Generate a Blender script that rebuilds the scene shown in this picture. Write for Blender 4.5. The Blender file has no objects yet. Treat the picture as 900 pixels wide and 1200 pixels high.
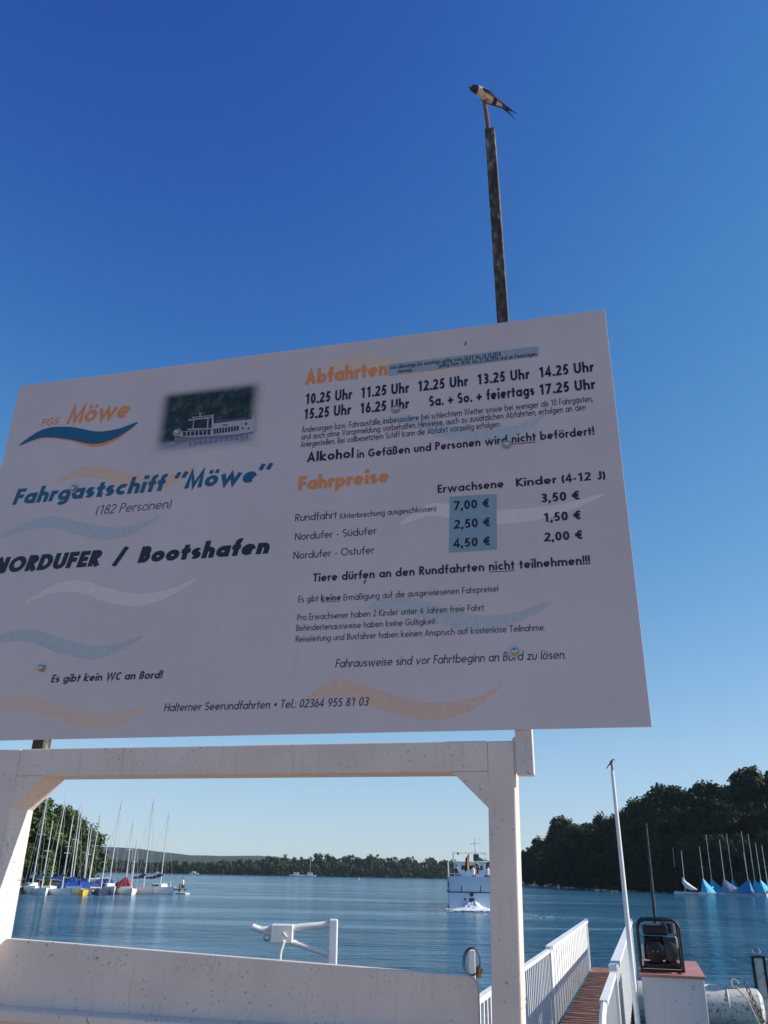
import bpy, bmesh, math, random
import numpy as np
from mathutils import Vector, Matrix

random.seed(7); rng = np.random.default_rng(7)
SC = bpy.context.scene
COL = SC.collection
PI = math.pi

# ------------------------------------------------------------------ camera
CAM_Z = 2.8
FPX = 961.5
pitch = math.atan(425 / FPX); roll = math.radians(1.08)
F = np.array([0, math.cos(pitch), math.sin(pitch)])
U0 = np.array([0, -math.sin(pitch), math.cos(pitch)]); R0 = np.array([1., 0, 0])
RV = math.cos(roll) * R0 + math.sin(roll) * U0
UV = math.cos(roll) * U0 - math.sin(roll) * R0
cd = bpy.data.cameras.new('camera'); cam = bpy.data.objects.new('camera', cd); COL.objects.link(cam)
cd.sensor_fit = 'VERTICAL'; cd.sensor_height = 24; cd.lens = 24 * FPX / 1200
cd.clip_start = 0.05; cd.clip_end = 12000
M = Matrix.Identity(4)
for i in range(3):
    M[i][0] = RV[i]; M[i][1] = UV[i]; M[i][2] = -F[i]
M[2][3] = CAM_Z
cam.matrix_world = M
SC.camera = cam

# ------------------------------------------------------------------ sky, sun, exposure
SUN_AZ, SUN_EL = math.radians(94), math.radians(31)
w = bpy.data.worlds.new('World'); SC.world = w; w.use_nodes = True
nt = w.node_tree; nt.nodes.clear()
sky = nt.nodes.new('ShaderNodeTexSky'); sky.sky_type = 'NISHITA'; sky.sun_disc = False
sky.sun_elevation = SUN_EL; sky.sun_rotation = SUN_AZ
sky.altitude = 0; sky.air_density = 1.0; sky.dust_density = 0.0; sky.ozone_density = 3.0
bg = nt.nodes.new('ShaderNodeBackground'); bg.inputs['Strength'].default_value = 0.15
wb = nt.nodes.new('ShaderNodeMix'); wb.data_type = 'RGBA'; wb.blend_type = 'MULTIPLY'; wb.inputs[0].default_value = 1; wb.inputs[7].default_value = (.76 * .1847 / 3, 1.07 * .1847 / 3, 1.38 * .1847 / 3, 1)   # camera white balance
cv = nt.nodes.new('ShaderNodeRGBCurve')      # camera tone response
for ch, pts in enumerate((((.079, .022), (.105, .040), (.14, .072), (.278, .215), (.478, .380), (.773, .503), (1.5, .72)),
                          ((.197, .078), (.26, .139), (.34, .220), (.655, .434), (.934, .572), (1.17, .640), (2, .85)),
                          ((.513, .360), (.67, .455), (.85, .540), (1.41, .752), (1.8, .87), (2.9, 1.08)))):
    c = cv.mapping.curves[ch]; c.points[-1].location = (1, pts[-1][1] / 3 + .02)
    for x, y in pts: c.points.new(x / 3, y / 3)
cv.mapping.update()
mg = nt.nodes.new('ShaderNodeMix'); mg.data_type = 'RGBA'; mg.blend_type = 'MULTIPLY'; mg.inputs[0].default_value = 1; mg.inputs[7].default_value = (3 / .1847, 3 / .1847, 3 / .1847, 1)
wo = nt.nodes.new('ShaderNodeOutputWorld')
nt.links.new(sky.outputs[0], wb.inputs[6]); nt.links.new(wb.outputs[2], cv.inputs['Color']); nt.links.new(cv.outputs[0], mg.inputs[6]); nt.links.new(mg.outputs[2], bg.inputs[0]); nt.links.new(bg.outputs[0], wo.inputs[0])
sd = bpy.data.lights.new('sun', 'SUN'); sd.energy = 5.0; sd.angle = math.radians(0.53); sd.color = (1, .95, .88)
so = bpy.data.objects.new('sun', sd); COL.objects.link(so)
sv = Vector((math.sin(SUN_AZ) * math.cos(SUN_EL), math.cos(SUN_AZ) * math.cos(SUN_EL), math.sin(SUN_EL)))
so.rotation_euler = (-sv).to_track_quat('-Z', 'Y').to_euler(); so.location = (40, 0, 60)
SC.view_settings.view_transform = 'Standard'; SC.view_settings.look = 'None'
SC.view_settings.exposure = 0.3; SC.view_settings.gamma = 1; SC.view_settings.use_curve_mapping = False
SC.cycles.max_bounces = 6

# ------------------------------------------------------------------ measuring helpers (photo pixel -> world)
def ray(x, y): return (x - 450) / FPX * RV - (y - 600) / FPX * UV + F
def at_z(x, y, z):
    d = ray(x, y); return Vector(d * ((z - CAM_Z) / d[2]) + np.array([0, 0, CAM_Z]))
def at_y(x, y, Y):
    d = ray(x, y); return Vector(d * (Y / d[1]) + np.array([0, 0, CAM_Z]))
BA = math.radians(14.1)
rr = np.array([math.cos(BA), -math.sin(BA), 0]); nn = np.array([math.sin(BA), math.cos(BA), 0])
def board(x, y, D=3.4):
    d = ray(x, y); P = d * (D / (d @ nn)); return float(P @ rr), float(P[2] + CAM_Z)
def G(a, D, z): return Vector(rr * a + nn * D + np.array([0, 0, z]))

# ------------------------------------------------------------------ materials
def nodes(name):
    m = bpy.data.materials.new(name); m.use_nodes = True
    t = m.node_tree; return m, t, t.nodes['Principled BSDF']
def coord(t, kind='Object', scale=(1, 1, 1)):
    c = t.nodes.new('ShaderNodeTexCoord'); mp = t.nodes.new('ShaderNodeMapping'); mp.inputs['Scale'].default_value = scale
    t.links.new(c.outputs[kind], mp.inputs[0]); return mp.outputs[0]
def noise(t, vec, scale, detail=4, rough=.6):
    n = t.nodes.new('ShaderNodeTexNoise'); n.inputs['Scale'].default_value = scale; n.inputs['Detail'].default_value = detail; n.inputs['Roughness'].default_value = rough
    t.links.new(vec, n.inputs['Vector']); return n.outputs[0]
def ramp(t, fac, stops):
    r = t.nodes.new('ShaderNodeValToRGB'); e = r.color_ramp.elements
    while len(e) < len(stops): e.new(.5)
    for i, (p, c) in enumerate(stops):
        e[i].position = p; e[i].color = (*c, 1) if len(c) == 3 else c
    t.links.new(fac, r.inputs[0]); return r.outputs[0]
def mixc(t, fac, a, b, mode='MIX'):
    m = t.nodes.new('ShaderNodeMix'); m.data_type = 'RGBA'; m.blend_type = mode
    for s, v in ((m.inputs[0], fac), (m.inputs[6], a), (m.inputs[7], b)):
        if hasattr(v, 'is_linked') or hasattr(v, 'node'): t.links.new(v, s)
        elif isinstance(v, tuple): s.default_value = (*v, 1)
        else: s.default_value = v
    return m.outputs[2]
def bump(t, b, h, dist, strength=1):
    n = t.nodes.new('ShaderNodeBump'); n.inputs['Distance'].default_value = dist; n.inputs['Strength'].default_value = strength
    t.links.new(h, n.inputs['Height']); t.links.new(n.outputs[0], b.inputs['Normal'])
def plain(name, c, rough=.6, metal=0, var=.25, scale=6, bmp=0):
    m, t, b = nodes(name); v = coord(t)
    n = noise(t, v, scale)
    t.links.new(ramp(t, n, [(.3, tuple(x * (1 - var) for x in c)), (.7, tuple(min(1, x * (1 + var)) for x in c))]), b.inputs['Base Color'])
    b.inputs['Roughness'].default_value = rough; b.inputs['Metallic'].default_value = metal
    if bmp: bump(t, b, noise(t, v, scale * 6), bmp)
    return m
def dirty_paint(name, c, spots=(.10, .07, .05), amount=.30, scale=9, rough=.45, streak=.5):
    m, t, b = nodes(name); v = coord(t)
    base = ramp(t, noise(t, v, scale * .35, 5), [(.3, tuple(x * .86 for x in c)), (.68, c)])
    sv_ = coord(t, scale=(14, 14, 1.1))
    st = ramp(t, noise(t, sv_, 1.6, 5, .7), [(.56, (0, 0, 0)), (.75, (streak, streak, streak))])
    c1 = mixc(t, st, base, tuple(x * .55 for x in c))
    cl = t.nodes.new('ShaderNodeMath'); cl.operation = 'MULTIPLY_ADD'; cl.inputs[1].default_value = .32; t.links.new(noise(t, v, scale * .3, 4, .7), cl.inputs[0]); t.links.new(noise(t, v, scale * 5.5, 6, .75), cl.inputs[2])
    sp = ramp(t, cl.outputs[0], [(1.115 - amount, (0, 0, 0)), (1.20 - amount, (.9, .9, .9))])
    c2 = mixc(t, sp, c1, spots)
    t.links.new(c2, b.inputs['Base Color']); b.inputs['Roughness'].default_value = rough
    bump(t, b, noise(t, v, scale * 5), .0012)
    return m

MT = {}
MT['gate_paint'] = dirty_paint('gate_paint', (.74, .665, .60), amount=.362, scale=10)
MT['pole_white'] = dirty_paint('pole_white', (.66, .63, .58), amount=.36, scale=14)
MT['rail_paint'] = dirty_paint('rail_paint', (.80, .79, .76), amount=.335, scale=4, streak=.25)
MT['cabinet_paint'] = dirty_paint('cabinet_paint', (.62, .60, .59), amount=.33, scale=4, streak=.3)
MT['float_paint'] = dirty_paint('float_paint', (.62, .60, .54), spots=(.16, .12, .07), amount=.40, scale=2.2, streak=.8)
MT['white_tube'] = plain('white_tube', (.78, .77, .74), .4, var=.06)
MT['rust'] = plain('rust', (.12, .05, .03), .85, scale=60, var=.5)
MT['rope'] = plain('rope', (.45, .38, .27), .9, scale=60)
MT['chain'] = plain('chain', (.16, .09, .06), .7, .4, scale=50, var=.5)
MT['black_rubber'] = plain('black_rubber', (.02, .02, .022), .55)
MT['black_metal'] = plain('black_metal', (.010, .010, .011), .45, .2)
MT['steel'] = plain('steel', (.50, .48, .45), .38, 1.0, var=.15, scale=40)
MT['brass'] = plain('brass', (.35, .24, .09), .35, 1.0)
MT['red_lid'] = plain('red_lid', (.42, .17, .14), .55, var=.15, scale=3)
MT['dark_wood'] = plain('dark_wood', (.06, .045, .035), .8, scale=5, var=.5)
MT['gel'] = plain('boat_white', (.74, .74, .72), .3, var=.05)
MT['gel_grey'] = plain('boat_grey', (.45, .47, .5), .35, var=.08)
MT['antifoul'] = plain('boat_dark_bottom', (.03, .04, .08), .5)
MT['mast_metal'] = plain('mast_metal', (.62, .60, .56), .35, .35, var=.1)
MT['mast_wood'] = plain('mast_wood', (.30, .24, .17), .55, 0, var=.15)
MT['cover_blue'] = plain('cover_blue', (.03, .12, .42), .75, scale=3)
MT['cover_navy'] = plain('cover_navy', (.015, .03, .13), .75, scale=3)
MT['cover_red'] = plain('cover_red', (.45, .03, .04), .75, scale=3)
MT['cover_teal'] = plain('cover_teal', (.05, .42, .62), .75, scale=2, var=.3)
MT['cover_teal_dark'] = plain('cover_teal_dark', (.03, .20, .42), .75, scale=2, var=.3)
MT['cover_grey'] = plain('cover_grey', (.20, .25, .36), .75, scale=2)
MT['sailcloth'] = plain('sailcloth', (.75, .72, .66), .8, scale=2, var=.12)
MT['yellow'] = plain('yellow_paint', (.65, .40, .04), .45)
MT['orange'] = plain('orange_paint', (.7, .18, .04), .5)
MT['ship_paint_shaded'] = plain('ship_paint_shaded', (.46, .55, .66), .4, var=.06, scale=2)  # white paint, with the bluish shade of the stern put into its colour
MT['ship_dark'] = plain('ship_dark', (.03, .035, .045), .4)
MT['glass'] = plain('dark_glass', (.02, .03, .04), .08)
MT['skin'] = plain('skin', (.48, .30, .22), .6, var=.1)
MT['cloth_white'] = plain('cloth_white', (.7, .68, .66), .85)
MT['cloth_red'] = plain('cloth_red', (.5, .08, .07), .85)
MT['cloth_dark'] = plain('cloth_dark', (.03, .03, .05), .85)
MT['hair'] = plain('hair', (.05, .03, .02), .8)
MT['foam'] = plain('foam', (.62, .66, .68), .9, var=.1)
MT['bark'] = plain('bark', (.07, .055, .04), .9, scale=3, var=.4)

def pole_weathered():
    m, t, b = nodes('weathered_pole'); v = coord(t)
    n = noise(t, coord(t, scale=(1, 1, .4)), 48, 5, .6)
    big = noise(t, coord(t, scale=(1, 1, .35)), 11, 3)
    a = ramp(t, n, [(.40, (.032, .026, .022)), (.56, (.11, .10, .085)), (.70, (.30, .28, .25))])
    c = mixc(t, ramp(t, big, [(.42, (0, 0, 0)), (.58, (.85, .85, .85))]), a, (.028, .022, .020))
    t.links.new(c, b.inputs['Base Color']); b.inputs['Roughness'].default_value = .75
    bump(t, b, n, .003); return m
MT['pole'] = pole_weathered()

def deck_mat():
    m, t, b = nodes('brown_deck'); v = coord(t)
    n = noise(t, v, 3, 5)
    t.links.new(ramp(t, n, [(.3, (.30, .13, .085)), (.7, (.44, .23, .16))]), b.inputs['Base Color'])
    b.inputs['Roughness'].default_value = .8; return m
MT['deck'] = deck_mat()

def leaf_mat(name, a, b_, c):
    m, t, b = nodes(name)
    oi = t.nodes.new('ShaderNodeObjectInfo')
    n = noise(t, coord(t), .55, 3)
    base = ramp(t, n, [(.3, a), (.5, b_), (.72, c)])
    h = t.nodes.new('ShaderNodeHueSaturation'); mr = t.nodes.new('ShaderNodeMapRange')
    mr.inputs['To Min'].default_value = .75; mr.inputs['To Max'].default_value = 1.3
    t.links.new(oi.outputs['Random'], mr.inputs[0]); t.links.new(mr.outputs[0], h.inputs['Value']); t.links.new(base, h.inputs['Color'])
    t.links.new(h.outputs[0], b.inputs['Base Color']); b.inputs['Roughness'].default_value = .7
    b.inputs['Specular IOR Level'].default_value = .15
    return m
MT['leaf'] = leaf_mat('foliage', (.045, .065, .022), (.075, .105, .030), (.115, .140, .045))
MT['leaf_shaded'] = leaf_mat('foliage_shaded', (.016, .030, .012), (.025, .045, .017), (.045, .068, .024))  # leaf colours darkened to stand in for shade on the right wood
MT['leaf_far'] = leaf_mat('foliage_far', (.040, .060, .025), (.065, .095, .035), (.11, .13, .05))

def water_mat():
    m, t, b = nodes('lake_water')
    v = coord(t, 'Object', (.75, 1, 1))
    n1 = noise(t, v, .5, 4, .55); n2 = noise(t, v, 2.3, 4, .6)
    ma = t.nodes.new('ShaderNodeMath'); ma.operation = 'MULTIPLY_ADD'; ma.inputs[1].default_value = .42
    n3 = noise(t, coord(t, 'Object', (.3, 1, 1)), 1.25, 2, .5)
    mb_ = t.nodes.new('ShaderNodeMath'); mb_.operation = 'MULTIPLY_ADD'; mb_.inputs[1].default_value = .55
    t.links.new(n3, mb_.inputs[0]); t.links.new(n1, mb_.inputs[2])
    # swirling swell left behind where the ship turned away from the landing
    n4 = noise(t, coord(t, 'Object', (.32, 1, 1)), .30, 3, .55)
    sx_ = t.nodes.new('ShaderNodeSeparateXYZ'); t.links.new(coord(t), sx_.inputs[0])
    mk = t.nodes.new('ShaderNodeMapRange'); mk.interpolation_type = 'SMOOTHSTEP'; mk.inputs['From Min'].default_value = -6; mk.inputs['From Max'].default_value = 9; mk.inputs['To Max'].default_value = 2.2
    t.links.new(sx_.outputs['X'], mk.inputs[0])
    mk2 = t.nodes.new('ShaderNodeMapRange'); mk2.interpolation_type = 'SMOOTHSTEP'; mk2.inputs['From Min'].default_value = 130; mk2.inputs['From Max'].default_value = 70
    t.links.new(sx_.outputs['Y'], mk2.inputs[0])
    mm = t.nodes.new('ShaderNodeMath'); mm.operation = 'MULTIPLY'; t.links.new(mk.outputs[0], mm.inputs[0]); t.links.new(mk2.outputs[0], mm.inputs[1])
    mc = t.nodes.new('ShaderNodeMath'); mc.operation = 'MULTIPLY_ADD'; t.links.new(n4, mc.inputs[0]); t.links.new(mm.outputs[0], mc.inputs[1]); t.links.new(mb_.outputs[0], mc.inputs[2])
    t.links.new(n2, ma.inputs[0]); t.links.new(mc.outputs[0], ma.inputs[2])
    big = noise(t, coord(t, 'Object', (.3, 1.3, 1)), .06, 7, .68)
    mod = t.nodes.new('ShaderNodeMapRange'); mod.inputs['From Min'].default_value = .42; mod.inputs['From Max'].default_value = .60
    mod.inputs['To Min'].default_value = .14; mod.inputs['To Max'].default_value = 1.0
    t.links.new(big, mod.inputs[0])
    bp = t.nodes.new('ShaderNodeBump'); bp.inputs['Distance'].default_value = 1.25
    t.links.new(mod.outputs[0], bp.inputs['Strength']); t.links.new(ma.outputs[0], bp.inputs['Height']); t.links.new(bp.outputs[0], b.inputs['Normal'])
    b.inputs['Base Color'].default_value = (.018, .098, .16, 1); b.inputs['Roughness'].default_value = .11; b.inputs['IOR'].default_value = 1.33
    return m
MT['water'] = water_mat()
MT['ground'] = plain('red_paving', (.36, .235, .14), .9, scale=.8, var=.25, bmp=.01)
MT['bank'] = plain('bank_soil', (.035, .038, .02), .95, scale=.4, var=.4)
MT['hill'] = plain('wooded_hill', (.022, .036, .022), .95, scale=.03, var=.35)

# ------------------------------------------------------------------ mesh helpers
class MB:
    def __init__(s): s.v = []; s.f = []; s.m = []
    def add(s, vs, fs, mi=0):
        o = len(s.v); s.v += [tuple(p) for p in vs]; s.f += [tuple(i + o for i in f) for f in fs]; s.m += [mi] * len(fs); return s
    def box(s, lo, hi, mi=0, T=None):
        (x0, y0, z0), (x1, y1, z1) = lo, hi
        vs = [Vector(p) for p in ((x0, y0, z0), (x1, y0, z0), (x1, y1, z0), (x0, y1, z0), (x0, y0, z1), (x1, y0, z1), (x1, y1, z1), (x0, y1, z1))]
        if T: vs = [T @ p for p in vs]
        return s.add(vs, [(3, 2, 1, 0), (4, 5, 6, 7), (0, 1, 5, 4), (1, 2, 6, 5), (2, 3, 7, 6), (3, 0, 4, 7)], mi)
    def tube(s, pts, r, n=10, mi=0, caps=True, closed=False):
        pts = [Vector(p) for p in pts]; k = len(pts); rs = r if isinstance(r, (list, tuple)) else [r] * k
        vs = []; up = None
        for i, p in enumerate(pts):
            if closed: d = pts[(i + 1) % k] - pts[i - 1]
            else: d = pts[min(i + 1, k - 1)] - pts[max(i - 1, 0)]
            d.normalize()
            if up is None: up = Vector((0, 0, 1)) if abs(d.z) < .9 else Vector((1, 0, 0))
            a = d.cross(up); a.normalize(); up = a.cross(d)
            for j in range(n):
                t = 2 * PI * j / n; vs.append(p + (a * math.cos(t) + up * math.sin(t)) * rs[i])
        fs = []
        for i in range(k if closed else k - 1):
            for j in range(n):
                i2 = (i + 1) % k; fs.append((i * n + j, i * n + (j + 1) % n, i2 * n + (j + 1) % n, i2 * n + j))
        if caps and not closed: fs += [tuple(range(n - 1, -1, -1)), tuple(range((k - 1) * n, k * n))]
        return s.add(vs, fs, mi)
    def prism(s, poly, lo, hi, T=None, mi=0):     # poly of (x,z), extruded along y
        n = len(poly); vs = [Vector((x, lo, z)) for x, z in poly] + [Vector((x, hi, z)) for x, z in poly]
        if T: vs = [T @ p for p in vs]
        fs = [tuple(range(n)), tuple(range(2 * n - 1, n - 1, -1))] + [((i + 1) % n, i, i + n, (i + 1) % n + n) for i in range(n)]
        return s.add(vs, fs, mi)
    def ball(s, c, r, mi=0, n=10, m=7):
        rx, ry, rz = r if isinstance(r, (tuple, list)) else (r, r, r)
        vs = []; fs = []
        for i in range(m + 1):
            th = PI * i / m
            for j in range(n):
                ph = 2 * PI * j / n; vs.append((c[0] + rx * math.sin(th) * math.cos(ph), c[1] + ry * math.sin(th) * math.sin(ph), c[2] + rz * math.cos(th)))
        for i in range(m):
            for j in range(n): fs.append((i * n + j, (i + 1) * n + j, (i + 1) * n + (j + 1) % n, i * n + (j + 1) % n))
        return s.add(vs, fs, mi)
    def mesh(s, name, mats, smooth=False):
        me = bpy.data.meshes.new(name); me.from_pydata(s.v, [], s.f)
        for m in (mats if isinstance(mats, (list, tuple)) else [mats]): me.materials.append(m)
        me.polygons.foreach_set('material_index', s.m)
        bm = bmesh.new(); bm.from_mesh(me)
        if smooth: bmesh.ops.remove_doubles(bm, verts=bm.verts, dist=1e-6)
        bmesh.ops.recalc_face_normals(bm, faces=bm.faces); bm.to_mesh(me); bm.free()
        if smooth:
            me.polygons.foreach_set('use_smooth', [True] * len(me.polygons)); me.set_sharp_from_angle(angle=math.radians(40))
        me.update(); return me
    def build(s, name, mats, parent=None, smooth=False, bevel=0):
        o = bpy.data.objects.new(name, s.mesh(name, mats, smooth)); COL.objects.link(o)
        if parent: o.parent = parent
        if bevel:
            b = o.modifiers.new('bevel', 'BEVEL'); b.width = bevel; b.segments = 2; b.limit_method = 'ANGLE'; b.angle_limit = math.radians(35)
        return o
def tag(o, label, cat, group=None, kind=None):
    if label: o['label'] = label
    if cat: o['category'] = cat
    if group: o['group'] = group
    if kind: o['kind'] = kind
    return o
def thing(name, label, cat, loc, rz=0, group=None):
    o = bpy.data.objects.new(name, None); COL.objects.link(o); o.empty_display_size = .2
    o.location = loc; o.rotation_euler = (0, 0, rz); return tag(o, label, cat, group)
def struct(mb, name, mat, smooth=False):
    return tag(mb.build(name, mat, smooth=smooth), None, None, kind='structure')

# ------------------------------------------------------------------ water, ground, banks, hills
mb = MB(); S = 6000
mb.add([(-S, -3, 0), (S, -3, 0), (S, S, 0), (-S, S, 0)], [(0, 1, 2, 3)]); struct(mb, 'lake_water', MT['water'])
mb = MB()
mb.box((-400, -500, -3), (400, 0, 1.2)); qy = mb
mb2 = MB(); q = [(-400, -500), (400, -500), (400, 3.0), (6, 4.3), (-6, 7.3), (-400, 7.3)]
n = len(q); mb2.add([(x, y, 1.2) for x, y in q] + [(x, y, -3) for x, y in q], [tuple(range(n))] + [((i + 1) % n, i, i + n, (i + 1) % n + n) for i in range(n)])
struct(mb2, 'quay_ground', MT['ground'])

def bank(name, line, inland, mat, prof=((0, -.6), (.04, .35), (.35, 2.2), (1, 5.5))):
    """strip of land from a waterline (list of x,y) inland along a direction"""
    mb = MB(); k = len(prof); vs = []
    for (x, y) in line:
        for (t, z) in prof: vs.append((x + inland[0] * t, y + inland[1] * t, z))
    fs = [(i * k + j, i * k + j + 1, (i + 1) * k + j + 1, (i + 1) * k + j) for i in range(len(line) - 1) for j in range(k - 1)]
    mb.add(vs, fs); return struct(mb, name, mat, smooth=True)
DIST = [(596, 430), (612, 372), (640, 325), (680, 275), (740, 240), (800, 228), (850, 220), (900, 214), (960, 214), (1060, 216), (1300, 225)]
def polar(x, D):
    a = ray(x, 1030); h = math.hypot(a[0], a[1]); return D * a[0] / h, D * a[1] / h
RSHORE = [polar(x, D) for x, D in DIST]
bank('shore_bank', RSHORE, (120, 60), MT['bank'])
lp = [polar(104, 150), polar(110, 168), polar(104, 260), polar(40, 520), (-420, 520), (-420, 60), polar(-160, 128), polar(0, 145), polar(70, 148)]
mb = MB(); k = len(lp); ctr = (-120, 260)
inn = [(x + (ctr[0] - x) * .05, y + (ctr[1] - y) * .03) for x, y in lp]
mb.add([(x, y, -1) for x, y in lp] + [(x, y, .25) for x, y in lp] + [(x, y, .8) for x, y in inn], [(i, (i + 1) % k, (i + 1) % k + k, i + k) for i in range(k)] + [(i + k, (i + 1) % k + k, (i + 1) % k + 2 * k, i + 2 * k) for i in range(k)] + [tuple(range(2 * k, 3 * k))])
struct(mb, 'shore_bank', MT['bank'])
FSHORE = [(-900, 700), (-420, 800), (-215, 880), (-100, 885), (20, 905), (140, 935), (500, 960), (1200, 900)]
bank('shore_bank', FSHORE, (0, 260), MT['bank'], ((0, -.6), (.03, .4), (.4, 2), (1, 6)))
# wooded hill ridge behind the far shore
mb = MB(); vs = []; nx = 90; ny = 6
for i in range(nx):
    x = -1700 + 3600 * i / (nx - 1)
    top = 36 * math.exp(-((x + 640) / 230) ** 2) + 20 * math.exp(-((x + 260) / 160) ** 2) + 16
    for j in range(ny):
        t = j / (ny - 1); y = 1700 + 700 * t
        vs.append((x, y, -1 + (top + random.uniform(-1.5, 1.5)) * math.sin(t * PI / 1.25)))
fs = [(i * ny + j, (i + 1) * ny + j, (i + 1) * ny + j + 1, i * ny + j + 1) for i in range(nx - 1) for j in range(ny - 1)]
mb.add(vs, fs); struct(mb, 'wooded_hills', MT['hill'], smooth=True)

# ------------------------------------------------------------------ foliage
def crown_arrays(seed, H, Rw, base, nclump, nleaf, leaf, lobes=6):
    g = np.random.default_rng(seed)
    cs = []
    lob = [(g.uniform(-.45, .45), g.uniform(-.45, .45), g.uniform(.12, .85), g.uniform(.38, .6)) for _ in range(lobes)] + [(0, 0, .6, .62), (0, 0, .25, .6)]
    while len(cs) < nclump:
        lx, ly, lz, lr = lob[g.integers(len(lob))]
        d = g.normal(size=3); d /= np.linalg.norm(d); rad = lr * g.uniform(.45, 1) ** .5
        p = np.array([lx, ly, lz * 2 - 1]) + d * rad * np.array([1, 1, .95])
        if p[2] < -1 or p[2] > 1.02: continue
        cs.append((p[0] * Rw, p[1] * Rw, base + (p[2] + 1) / 2 * (H - base)))
    cs = np.array(cs)
    dm = np.sort(np.linalg.norm(cs[:, None] - cs[None], axis=2), axis=1)[:, 3]
    cs = cs[dm < np.quantile(dm, .93)]
    cr = g.uniform(.6, 1.35, len(cs)) * Rw * .24
    C = np.repeat(cs, nleaf, 0); r = np.repeat(cr, nleaf)
    d = g.normal(size=C.shape); d /= np.linalg.norm(d, axis=1)[:, None]
    P = C + d * (r * g.uniform(.3, 1.1, len(r)))[:, None]
    nrm = d + g.normal(size=C.shape) * .6; nrm /= np.linalg.norm(nrm, axis=1)[:, None]
    t = np.cross(nrm, g.normal(size=C.shape)); t /= np.linalg.norm(t, axis=1)[:, None]; b = np.cross(nrm, t)
    s = leaf * g.uniform(.6, 1.3, len(r))[:, None]
    V = np.stack([P + t * s, P + b * s * .7, P - t * s, P - b * s * .7], 1).reshape(-1, 3)
    return V
def quads_mesh(name, V, mat):
    me = bpy.data.meshes.new(name); nf = len(V) // 4
    me.vertices.add(len(V)); me.vertices.foreach_set('co', V.astype(np.float32).ravel())
    me.loops.add(len(V)); me.loops.foreach_set('vertex_index', np.arange(len(V), dtype=np.int32))
    me.polygons.add(nf); me.polygons.foreach_set('loop_start', np.arange(0, len(V), 4, dtype=np.int32))
    me.materials.append(mat); me.update(calc_edges=True); return me
def trunk_mesh(H, r, seed):
    g = random.Random(seed); mb = MB()
    mb.tube([(0, 0, -1), (g.uniform(-.1, .1), 0, H * .3), (g.uniform(-.3, .3), g.uniform(-.3, .3), H * .8)], [r, r * .75, r * .2], 7)
    for k in range(6):
        a = g.uniform(0, 6.28); z = H * g.uniform(.25, .6); L = H * g.uniform(.15, .28)
        mb.tube([(0, 0, z), (math.cos(a) * L * .5, math.sin(a) * L * .5, z + L * .45), (math.cos(a) * L, math.sin(a) * L, z + L * .8)], [r * .4, r * .25, r * .06], 5)
    return mb.mesh('trunk', MT['bark'], True)
def tree_kind(seed, H, Rw, base, mat, ncl=60, nl=70, leaf=.42):
    return quads_mesh('crown', crown_arrays(seed, H, Rw, base, ncl, nl, leaf), mat), trunk_mesh(H, H * .018, seed)
KD = [tree_kind(s, 20, rw, b, MT['leaf_shaded'], 95, 120, .36) for s, rw, b in ((1, 6.2, 1.0), (2, 5.4, 1.5), (3, 7.0, .8), (4, 5.0, 2.0))]
KL = [tree_kind(s, 16, rw, b, MT['leaf'], 110, 90, .30) for s, rw, b in ((11, 5.2, .6), (12, 4.5, 1.0), (13, 6.0, .5))]
def put_tree(kind, x, y, z, H, H0, wide, label, group):
    r = thing('tree', label, 'tree', (x, y, z), random.uniform(0, 6.28), group)
    s = H / H0; r.scale = (s * wide, s * wide, s)
    for nm, me in zip(('crown', 'trunk'), kind):
        o = bpy.data.objects.new(nm, me); COL.objects.link(o); o.parent = r
    return r
# right wood: three rows behind the waterline, crown tops follow the skyline in the photo
SKY = [(600, 1004), (612, 998), (628, 986), (640, 978), (665, 958), (690, 962), (712, 958), (735, 944), (760, 930), (785, 914), (810, 920), (840, 912), (870, 909), (900, 905), (960, 895), (1060, 890)]
def lerp(tab, x):
    xs, ys = zip(*tab); return float(np.interp(x, xs, ys))
row = [(6, .50, 11), (18, .75, 13), (32, 1.0, 11), (44, .95, 16)]
for (dd, frac, stp) in row:
    x = 606 + random.uniform(0, 6)
    while x < 1050:
        D = lerp(DIST, x) + dd + random.uniform(-3, 3)
        a = ray(x, 1030); az = math.atan2(a[0], a[1])
        X, Y = D * math.sin(az), D * math.cos(az)
        ye = lerp(SKY, x); d = ray(x, ye); top = CAM_Z + D * d[2] / math.hypot(d[0], d[1])
        z = .3 + dd * .08
        H = max(7, (top - z) * frac * random.uniform(.9, 1.03))
        put_tree(random.choice(KD), X, Y, z, H, 20, random.uniform(.85, 1.15), 'dense green tree in the right shore wood, its shade put into the leaf colour', 'trees of the wood on the right shore')
        x += stp * random.uniform(.75, 1.25) * 210 / D
# bushes along the shaded waterline
x = 605
while x < 1000:
    D = lerp(DIST, x) + .5; a = ray(x, 1030); az = math.atan2(a[0], a[1])
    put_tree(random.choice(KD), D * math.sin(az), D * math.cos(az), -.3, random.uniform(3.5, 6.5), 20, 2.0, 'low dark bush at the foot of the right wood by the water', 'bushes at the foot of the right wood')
    x += random.uniform(6, 10) * 210 / D
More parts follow.
